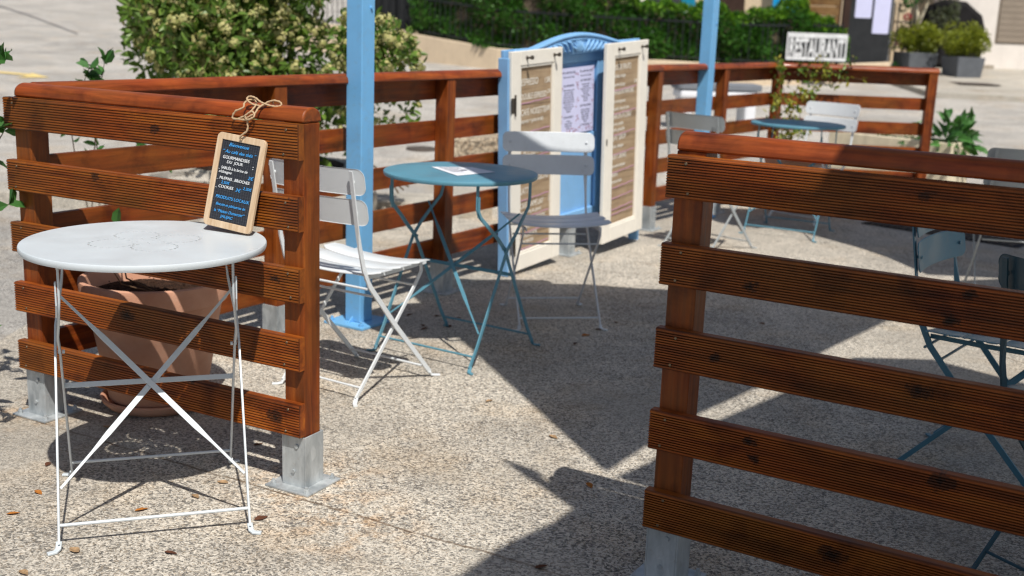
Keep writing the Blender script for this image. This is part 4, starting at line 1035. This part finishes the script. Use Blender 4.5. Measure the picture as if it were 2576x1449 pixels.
# cream trough beyond the end railing
a = Vector((2.73, 10.15, 0)); b = Vector((3.52, 9.35, 0)); d = b-a; 
t = empty('stone_trough', (a.x, a.y, zg(10)-.0), math.atan2(d.y, d.x), 'long cream stone trough behind the far end railing', 'planter'); Lt = d.length
def trough(L, W, H_, th):
    mb = MB(); mb.box(0, L, 0, th, 0, H_); mb.box(0, L, W-th, W, 0, H_); mb.box(0, th, th+.0005, W-th-.0005, 0, H_-.0005); mb.box(L-th, L, th+.0005, W-th-.0005, 0, H_-.0005)
    return mb
trough(Lt, .36, .40, .035).build('stone_body', 'cream_stone', t, bevel=.008)
MB().box(.0355, Lt-.0355, .0355, .3245, .02, .34).build('earth', 'soil', t)
for k, (u, s_, n_, lb) in enumerate([(Lt-.14, .25, 80, 'large broad-leaved green plant at the right end of the cream trough'), (.42, .10, 26, 'small low green plant in the middle of the cream trough'), (Lt-.45, .16, 22, 'dark leafy sprig in the cream trough left of the end post')]):
    w_ = Matrix.Translation(t.location) @ Matrix.Rotation(t.rotation_euler.z, 4, 'Z') @ Vector((u, .18, .34)); h_ = empty('leafy_plant', w_, 0, lb, 'plant', 'plants in the cream trough')
    lf_ = MB(); sm = MB()
    for i in range(n_):
        dd = (rv()+Vector((.35 if k == 0 else 0, -.25, .75))).normalized(); r_ = s_*random.uniform(.3, 1); leaf(lf_, dd*r_, dd+rv()*.4-Vector((0, 0, .3)), s_*random.uniform(.4, .7), s_*.25, curl=.4)
        sm.tube([(0, 0, -.02), dd*r_*.6, dd*r_], .003, 4) if i % 3 == 0 else None
    sm.build('stem', 'herb_leaf', h_); lf_.build('foliage', 'herb_leaf', h_)

# ---------------------------------------------------------------- garden wall and hedge
wl = [(-4.2, 21.4), (-2.2, 20.3), (-.39, 18.97), (1.6, 18.3), (3.61, 17.95), (5.2, 19.0), (6.35, 20.1)]
hts = [.50, .47, .33, .31, .30, .29, .27]
t = empty('garden_wall', (0, 18.5, 0), 0, 'low beige rendered garden wall below the hedge', 'wall'); mb = MB(); n = len(wl); vs = []
for (x, y), h_ in zip(wl, hts):
    z = zg(y)
    vs += [(x, y-18.5, z-.1), (x, y-18.5, z+h_), (x+.02, y-18.5+.22, z+h_), (x+.02, y-18.5+.22, z-.1)]
fs = [(i*4+j, (i+1)*4+j, (i+1)*4+(j+1) % 4, i*4+(j+1) % 4) for i in range(n-1) for j in range(4)]+[(0, 1, 2, 3), (n*4-1, n*4-2, n*4-3, n*4-4)]
mb.add(vs, fs); mb.build('rendered_wall', 'beige_render', t, bevel=.015)
# black garden fence on the wall
t = empty('black_garden_fence', (0, 18.6, 0), 0, 'black metal garden fence in the face of the hedge on the low wall', 'fence')
mb = MB(); mr = MB()
for i in range(n-2):
    (x0, y0), (x1, y1) = wl[i], wl[i+1]; z0, z1 = zg(y0)+hts[i], zg(y1)+hts[i+1]
    for hh in (.06, .60): mr.tube([(x0, y0-18.6+.1, z0+hh), (x1, y1-18.6+.1, z1+hh)], .014, 6)
    L_ = math.hypot(x1-x0, y1-y0); k = int(L_/.11)
    for j in range(k+1):
        u = j/max(k, 1); x, y, z = x0+(x1-x0)*u, y0+(y1-y0)*u-18.6+.1, z0+(z1-z0)*u
        mb.box(x-.006, x+.006, y-.006, y+.006, z-.01, z+.66)
mb.build('pickets', 'black_paint', t); mr.build('fence_rail', 'black_paint', t)
# hedge
t = empty('hedge', (1.5, 19.3, 0), 0, 'dense green clipped hedge above the low beige wall', 'hedge'); lf, tip = MB(), MB(); rnd = random.Random(5)
def wy(x):
    for (x0, y0), (x1, y1) in zip(wl[:-1], wl[1:]):
        if x0 <= x <= x1: return y0+(y1-y0)*(x-x0)/(x1-x0)
    return wl[0][1] if x < wl[0][0] else wl[-1][1]
def top(x):
    base = 1.95 if x < .6 else (1.95-.22*(x-.6) if x < 2.2 else 1.56+.06*math.sin(x*3))
    if x > 3.6: base += .16*max(0, 1-abs(x-4.2)/.6)
    if x > 4.4: base -= .30*(x-4.4)
    return base
for i in range(26000):
    x = rnd.uniform(-1.9, 5.35); zt_ = top(x)+.05*math.sin(x*9)+.04*math.sin(x*23); zb = zg(wy(x))+.30
    lump = .08*math.sin(x*5+1)+.06*math.sin(x*11.3)
    if rnd.random() < .72:
        z = rnd.uniform(zb, zt_); y = wy(x)+.16+lump+.08*math.sin(z*9+x*4)+abs(rnd.gauss(0, .06))
    else: z = zt_-abs(rnd.gauss(0, .05)); y = wy(x)+.2+rnd.uniform(0, .8)
    d = Vector((rnd.gauss(0, .6), -.6, rnd.gauss(.5, .5)))
    tgt = tip if (z > zt_-.16 and rnd.random() < .6) else lf
    leaf(tgt, Vector((x-1.5, y-19.3, z)), d, rnd.uniform(.05, .10), rnd.uniform(.025, .045), fold=.15)
lf.build('foliage', 'hedge_leaf', t); tip.build('sunlit_top_leaves', 'hedge_sunlit_leaf', t)
core = MB(); xs = [-1.8+.4*i for i in range(18)]; vs = []
for x in xs: vs += [(x-1.5, wy(x)+.32-19.3, zg(wy(x))), (x-1.5, wy(x)+.32-19.3, top(x)-.12), (x-1.5, wy(x)+.9-19.3, top(x)-.12), (x-1.5, wy(x)+.9-19.3, zg(wy(x)))]
core.add(vs, [(i*4+j, (i+1)*4+j, (i+1)*4+(j+1) % 4, i*4+(j+1) % 4) for i in range(len(xs)-1) for j in range(4)]+[(0, 1, 2, 3), (len(vs)-1, len(vs)-2, len(vs)-3, len(vs)-4)])
core.build('branches', 'bark', t)
# gate left of the hedge
t = empty('garden_gate', (-2.6, 20.9, zg(20.9)), R(-25), 'black metal gate with a pale post left of the hedge', 'gate')
mb = MB()
for i in range(7): mb.box(-.35+.16*i, -.32+.16*i, -.02, .02, .5, 2.2)
mb.box(-.4, .8, -.018, .018, .52, .58); mb.box(-.4, .8, -.018, .018, 2.1, 2.16); mb.build('bars', 'black_paint', t)
MB().box(-.55, .9, .05, .09, .45, 2.25).build('dark_sheet', 'charcoal', t); MB().box(-.15, -.06, -.07, -.021, .4, 2.3).build('gate_post', 'cream_stone', t); MB().box(-.52, -.40, -.07, .0, .4, 2.3).build('gate_post', 'shed_wood', t)

# ---------------------------------------------------------------- house behind the hedge
HY = 23.6; hz = zg(HY)
def hx(x, y=20): return AT(x, y, HY).x
t = empty('beige_house', (2.0, HY, hz), 0, 'beige house wall with dark openings behind the hedge', 'house')
def hb(name, mt, xa, xb, z0, z1, y0=-.02, y1=.02, parent=t): return MB().box(hx(xa)-2.0, hx(xb)-2.0, y0, y1, z0-hz, z1-hz).build(name, mt, parent)
hb('wall', 'house_render', 1000, 2420, hz, 4.4, .03, .45)
hb('brown_door', 'dark_brown', 1533, 1562, hz, 3.0, -.03, .02); hb('door', 'dark_brown', 1803, 1872, hz, 3.0, -.03, .02)
hb('white_panel', 'white_render', 1590, 1622, 1.3, 3.0, -.03, .02); w_ = hb('window', 'glass_dark', 1622, 1712, 1.52, 3.0, -.03, .02)
hb('window_sill', 'white_render', 1690-75, 1720, 1.42, 1.515, -.10, .025, w_ if False else t)
hb('shutter', 'teal_cloth', 1712, 1747, 1.28, 3.0, -.07, .02)
o = hb('blue_towel', 'teal_cloth', 1942, 1990, 1.62, 3.0, -.07, .02)
t2 = empty('blue_towel', (AT(2000, 20, HY-.4).x, HY-.4, 1.0), 0, 'bright blue cloth hanging at the house behind the hedge', 'cloth'); bpy.data.objects.remove(o)
mb = MB(); pts = []
x0, x1 = AT(1945, 0, HY-.4).x-t2.location.x, AT(2024, 0, HY-.4).x-t2.location.x
for i in range(13):
    u = i/12; pts.append((x0+(x1-x0)*u, .03*math.sin(u*14)))
vs = [(x, y, z) for z in (0, 2.0) for x, y in pts]; vs = [(x, y, z if z > 0 else (.62-.33*(k/12)**2)) for k, (x, y, z) in [(i % 13, v) for i, v in enumerate(vs)]]
mb.add(vs+[(x, y+.01, z) for x, y, z in vs], [(i, i+1, 14+i, 13+i) for i in range(12)]+[(26+i, 39+i, 40+i, 27+i) for i in range(12)]+[(i, 26+i, 27+i, i+1) for i in range(12)]+[(13+i, 14+i, 40+i, 39+i) for i in range(12)]); mb.build('cloth', 'azure_cloth', t2, smooth=60)
t = empty('wood_panel', (AT(2066, 20, 22.4).x, 22.4, zg(22.4)), 0, 'brown wooden board panel between the hedge and the dark display board', 'panel')
hw_ = (AT(2112, 20, 22.4).x-AT(2020, 20, 22.4).x)/2
for i in range(13): MB().box(-hw_, hw_, -.015, .015, .02+.18*i, .19+.18*i).build('board', 'shed_wood', t, bevel=.004)
for sx in (-1, 1): MB().box(sx*hw_-.04, sx*hw_+.04, .0155, .09, 0, 2.4).build('panel_post', 'dark_brown', t)

# restaurant sign
SY = 18.3; a = AT(1974, 152, SY); b = AT(2128, 150, SY)
cz = AT(2050, 118, SY).z; sw = b.x-a.x; shh = AT(2050, 84, SY).z-AT(2050, 152, SY).z
t = empty('restaurant_sign', ((a.x+b.x)/2, SY, cz), R(4), 'white and black sign reading RESTAURANT on the low wall', 'sign')
t.location = ((a.x+b.x)/2, SY, cz)
MB().box(-sw/2, sw/2, 0, .03, -shh/2, shh/2).build('sign_back', 'black_paint', t)
mb = MB(); e = .048; mb.box(-sw/2-.002, sw/2+.002, -.014, -.002, shh/2-e*1.5, shh/2+.002); mb.box(-sw/2-.002, sw/2+.002, -.014, -.002, -shh/2-.002, -shh/2+e); mb.box(-sw/2-.002, -sw/2+e*.5, -.0135, -.002, -shh/2+e, shh/2-e*1.5); mb.box(sw/2-e*.5, sw/2+.002, -.0135, -.002, -shh/2+e, shh/2-e*1.5); mb.build('sign_border', 'sign_white', t)
text_mesh([("RESTAURANT", Matrix.Translation((0, -.010, -shh/2+.062)) @ Matrix.Rotation(R(90), 4, 'X'), shh*.92, .36*sw/.92, 'CENTER', 0)], 'lettering', 'sign_white', t, .004)
MB().box(-sw*.4, -sw*.36, .0305, .07, -shh/2-.35, shh/2).build('leg', 'black_paint', t); MB().box(sw*.36, sw*.4, .0305, .07, -shh/2-.35, shh/2).build('leg', 'black_paint', t)

# dark display board with two paper sheets
DY = 20.6; zb = zg(DY)
def dbx(x): return AT(x, 60, DY).x
cx_ = (dbx(2133)+dbx(2242))/2
t = empty('display_board', (cx_, DY, zb), R(3), 'tall charcoal display board with two white sheets', 'display board')
MB().box(dbx(2133)-cx_, dbx(2242)-cx_, 0, .06, .0, 2.3).build('board', 'charcoal', t, bevel=.01)
for xa, xb, yb in ((2147, 2189, 46), (2195, 2237, 84)):
    z0 = AT(2190, yb, DY).z-zb; MB().prism(rrect(dbx(xa)-cx_, dbx(xb)-cx_, z0, z0+.72, .02), 'y', -.012, -.002).build('paper_sheet', 'lavender_paper', t)
MB().box(dbx(2243)-cx_, dbx(2262)-cx_-.001, .30, .38, 0, 2.35).build('rear_post', 'grey_planter', t); MB().box(dbx(2118)-cx_, dbx(2134)-cx_-.001, -.02, .08, 0, 2.35).build('frame_post', 'dark_brown', t)
# pale kerb wall end plus things in front of the shop
p = GS(2262, 200)
# pink and white potted flowers beside the board
t = empty('flower_stand', (AT(2268, 110, 21.0).x, 21.0, zg(21.0)), 0, 'stand with red and pink flowers right of the charcoal display board', 'flowers')
mb = MB(); 
for z in (.02, .45, .9): mb.box(-.16, .16, -.12, .12, z, z+.025)
for sx in (-1, 1):
    for sy in (-1, 1): mb.box(sx*.15-.01, sx*.15+.01, sy*.11-.01, sy*.11+.01, 0, 1.25)
mb.build('shelf', 'charcoal', t)
for (x, z, s_, mt) in ((-.06, .56, .06, 'pink_petal'), (.08, .54, .08, 'white_render'), (.03, 1.0, .07, 'red_cloth'), (.06, 1.28, .12, 'herb_leaf'), (-.07, 1.15, .08, 'olive_leaf'), (-.05, .14, .1, 'herb_leaf'), (.07, .16, .09, 'house_render')):
    b_ = MB()
    for i in range(70):
        d = rv(); leaf(b_, Vector((x, -.05, z))+d*s_*.6, d+rv()*.5, s_*.6, s_*.3)
    b_.build('blossoms', mt, t)
# white house at the right
WY = 22.3; wx = AT(2400, 100, WY).x; wz = zg(WY)
t = empty('white_house', (wx, WY, wz), 0, 'white rendered house corner at the right edge with taupe shutter', 'house')
MB().box(0, 9, 0, 6, -.2, 5.5).build('wall', 'white_render', t, bevel=.02)
sx0 = AT(2513, 50, WY).x-wx; sz0 = AT(2540, 107, WY).z-wz
s_ = MB()
for i in range(14): s_.box(sx0, sx0+1.3, -.03, -.005, sz0+.11*i, sz0+.11*i+.104)
s_.build('shutter', 'taupe_paint', t, bevel=.004)
MB().box(sx0-.03, sx0+1.33, -.006, -.002, sz0-.02, sz0+1.6).build('shutter_frame', 'taupe_paint', t)
MB().box(.40, .72, -.25, -.002, -.05, .13).build('door_step', 'kerb_stone', t)
# two shrubs in grey planters
def box_planter(px, pyb, pxw, Y, label, label2, seed):
    c = AT(px, pyb, Y); w_ = pxw*Y*.974/F; zb_ = zg(Y)+.05; ht = .35
    t = empty('planter_box', (c.x, Y, zb_), R(12), label, 'planter', 'grey planter boxes before the white house'); mb = MB()
    q = [(-.5, -.5), (.5, -.5), (.5, .5), (-.5, .5)]; vs = [(x*w_*.88, y*w_*.88, 0) for x, y in q]+[(x*w_, y*w_, ht) for x, y in q]+[(x*w_*.88, y*w_*.88, ht) for x, y in q]+[(x*w_*.88, y*w_*.88, ht-.05) for x, y in q]
    fs = [(3, 2, 1, 0)]
    for k in range(3): fs += [(k*4+i, k*4+(i+1) % 4, k*4+4+(i+1) % 4, k*4+4+i) for i in range(4)]
    fs.append((12, 13, 14, 15)); mb.add(vs, fs); mb.build('box', 'grey_planter', t, bevel=.008)
    s2 = empty('round_shrub', (c.x, Y, zb_+ht-.05), 0, label2, 'shrub', 'round shrubs in grey planter boxes')
    lf_ = MB(); crown(lf_, None, (0, 0, .30), (.42, .38, .24), 30, 4200, .055, 0, seed, .15); lf_.build('foliage', 'shrub_leaf', s2)
    MB().tube([(0, 0, -.02), (0, 0, .35)], .02, 6).build('trunk', 'bark', s2)
box_planter(2417, 197, 76, 20.2, 'grey tapered planter box, the nearer and right one of two', 'yellow-green round shrub, the right one beside the white house', 21)
box_planter(2298, 182, 80, 20.9, 'grey planter box mostly hidden behind the railing, left one of two', 'yellow-green round shrub, the left one beside the display board', 22)
# dark covered shape and olive tree
t = empty('dark_covered_object', (AT(2385, 60, 22.2).x, 22.0, zg(22.2)+.05), 0, 'large dark rounded covered object behind the round shrubs', 'covered object')
mb = MB(); 
prof = [(-.62, 0), (.58, 0), (.60, .75), (.52, .98), (.2, 1.22), (-.2, 1.25), (-.55, 1.1), (-.64, .8)]
mb.prism(prof, 'y', -.15, .15); mb.build('cover', 'black_cover', t, bevel=.09, smooth=60)
mb = MB(); mb.box(-.5, -.44, -.10, -.05, -.05, .02); mb.box(.44, .5, -.10, -.05, -.05, .02); mb.build('foot', 'charcoal', t)
ox = AT(2318, 60, 21.4).x
t = empty('olive_tree', (ox, 21.6, zg(21.4)), 0, 'small olive tree with pale trunk behind the left round shrub', 'tree')
mb = MB(); mb.tube([(.0, 0, 0), (.02, 0, .5), (.0, 0, .95), (-.12, .0, 1.35), (-.2, .0, 1.75)], .045, 8, scales=[(1.2, 1.2), (1, 1), (.9, .9), (.6, .6), (.3, .3)]); mb.tube([(.01, 0, .85), (.12, 0, 1.2), (.25, 0, 1.7)], .03, 8, scales=[(1, 1), (.8, .8), (.4, .4)]); mb.build('trunk', 'cream_stone', t)
lf = MB(); crown(lf, None, (.05, -.02, 1.75), (.62, .4, .55), 26, 2600, .07, 0, 31, .2); crown(lf, None, (.40, -.1, 1.05), (.25, .2, .22), 8, 500, .06, 0, 32, .12); lf.build('crown', 'olive_leaf', t)

# white bench out in the street
t = empty('white_bench', (0, 0, 0), 0, 'white bench with grey top seen through the far railing by the blue post', 'bench')
t.location = (2.15, 12.9, zg(12.9)); t.rotation_euler = (0, 0, R(6))
MB().prism(rrect(-.45, .50, -.20, .20, .06), 'z', .43, .50).build('seat', 'shaded_white_plastic', t, bevel=.01)
MB().box(-.42, .46, -.19, .19, .33, .4295).build('apron', 'white_plastic', t, bevel=.03)
for sx in (-.40, .32): MB().box(sx, sx+.13, -.17, .17, 0, .3295).build('leg', 'white_plastic', t, bevel=.03)

# drain grate strip right of the terrace
q = [G(2165, 563), G(2560, 625), G(2600, 608), G(2190, 553)]
mb = MB(); c = q[0]; e1 = (q[1]-q[0]); e2 = (q[3]-q[0]); Lg = e1.length; e1 = e1/Lg; e2n = Vector((-e1.y, e1.x, 0)); Wg = .30
t = empty('floor_grate', (q[0].x, q[0].y, .004), math.atan2(e1.y, e1.x), 'dark slotted floor grate at the right behind the chairs', 'floor grate')
MB().box(0, Lg, 0, Wg, -.003, .001).build('frame', 'charcoal', t)
mb = MB()
for i in range(int(Lg/.045)): mb.box(.01+.045*i, .035+.045*i, .02, Wg-.02, .0012, .008)
mb.build('slots', 'iron', t)

# fallen leaves
LV = [(97, 1241, 'o'), (33, 1294, 'o'), (357, 1284, 'o'), (657, 1306, 'b'), (492, 1251, 't'), (430, 1393, 'b'), (187, 1386, 't'), (1483, 1223, 'o'), (1363, 1428, 'b'), (1392, 1101, 't'), (1030, 793, 'b'), (1064, 820, 'b'), (1068, 828, 'b'), (1152, 801, 'b'), (1131, 821, 'b'), (1548, 812, 'b'), (1474, 845, 'o'), (1505, 830, 'b'), (1917, 815, 'b'), (268, 1076, 't'), (650, 1120, 'b'), (60, 1443, 't'), (1446, 866, 'b'), (1100, 796, 'b'), (745, 1150, 't'), (120, 1170, 'b'), (560, 1215, 't'), (1700, 640, 'b'), (1230, 1010, 't')]
desc = {'o': ('orange', 'dry_leaf_orange'), 'b': ('dark brown', 'dry_leaf_brown'), 't': ('tan', 'dry_leaf_tan')}
def where(x, y):
    if x < 700: return 'under the pale grey table' if y < 1290 else 'in front of the pale grey table'
    if x < 1250 and y < 900: return 'under the teal table'
    if x > 1650: return 'behind the right railing'
    if y < 900: return 'near the grey chair in the middle'
    return 'on the open floor between the railings'
for i, (x, y, k) in enumerate(LV):
    p = G(x, y); mb = MB(); s_ = random.uniform(.85, 1.15)*(.020 if k != 'b' else .018)
    n1 = 9; vs = []
    for j in range(n1):
        u = j/(n1-1); wv = math.sin(math.pi*u**.8)*.5; cz_ = .25*(u-.5)**2
        vs += [((u-.5)*2*s_, -wv*s_, (cz_+.35*abs(wv))*s_), ((u-.5)*2*s_, 0, cz_*s_*.8), ((u-.5)*2*s_, wv*s_, (cz_+.35*abs(wv)*random.uniform(.5, 1.4))*s_)]
    fs = [(j*3+q_, (j+1)*3+q_, (j+1)*3+q_+1, j*3+q_+1) for j in range(n1-1) for q_ in (0, 1)]
    mb.add(vs, fs); o = mb.build('fallen_leaf', desc[k][1]); o.location = (p.x, p.y, .002); o.rotation_euler = (random.uniform(-.15, .15), random.uniform(-.1, .1), random.uniform(0, 6.28))
    tag(o, '%s fallen leaf %s' % (desc[k][0], where(x, y)), 'fallen leaf', 'fallen leaves on the terrace')
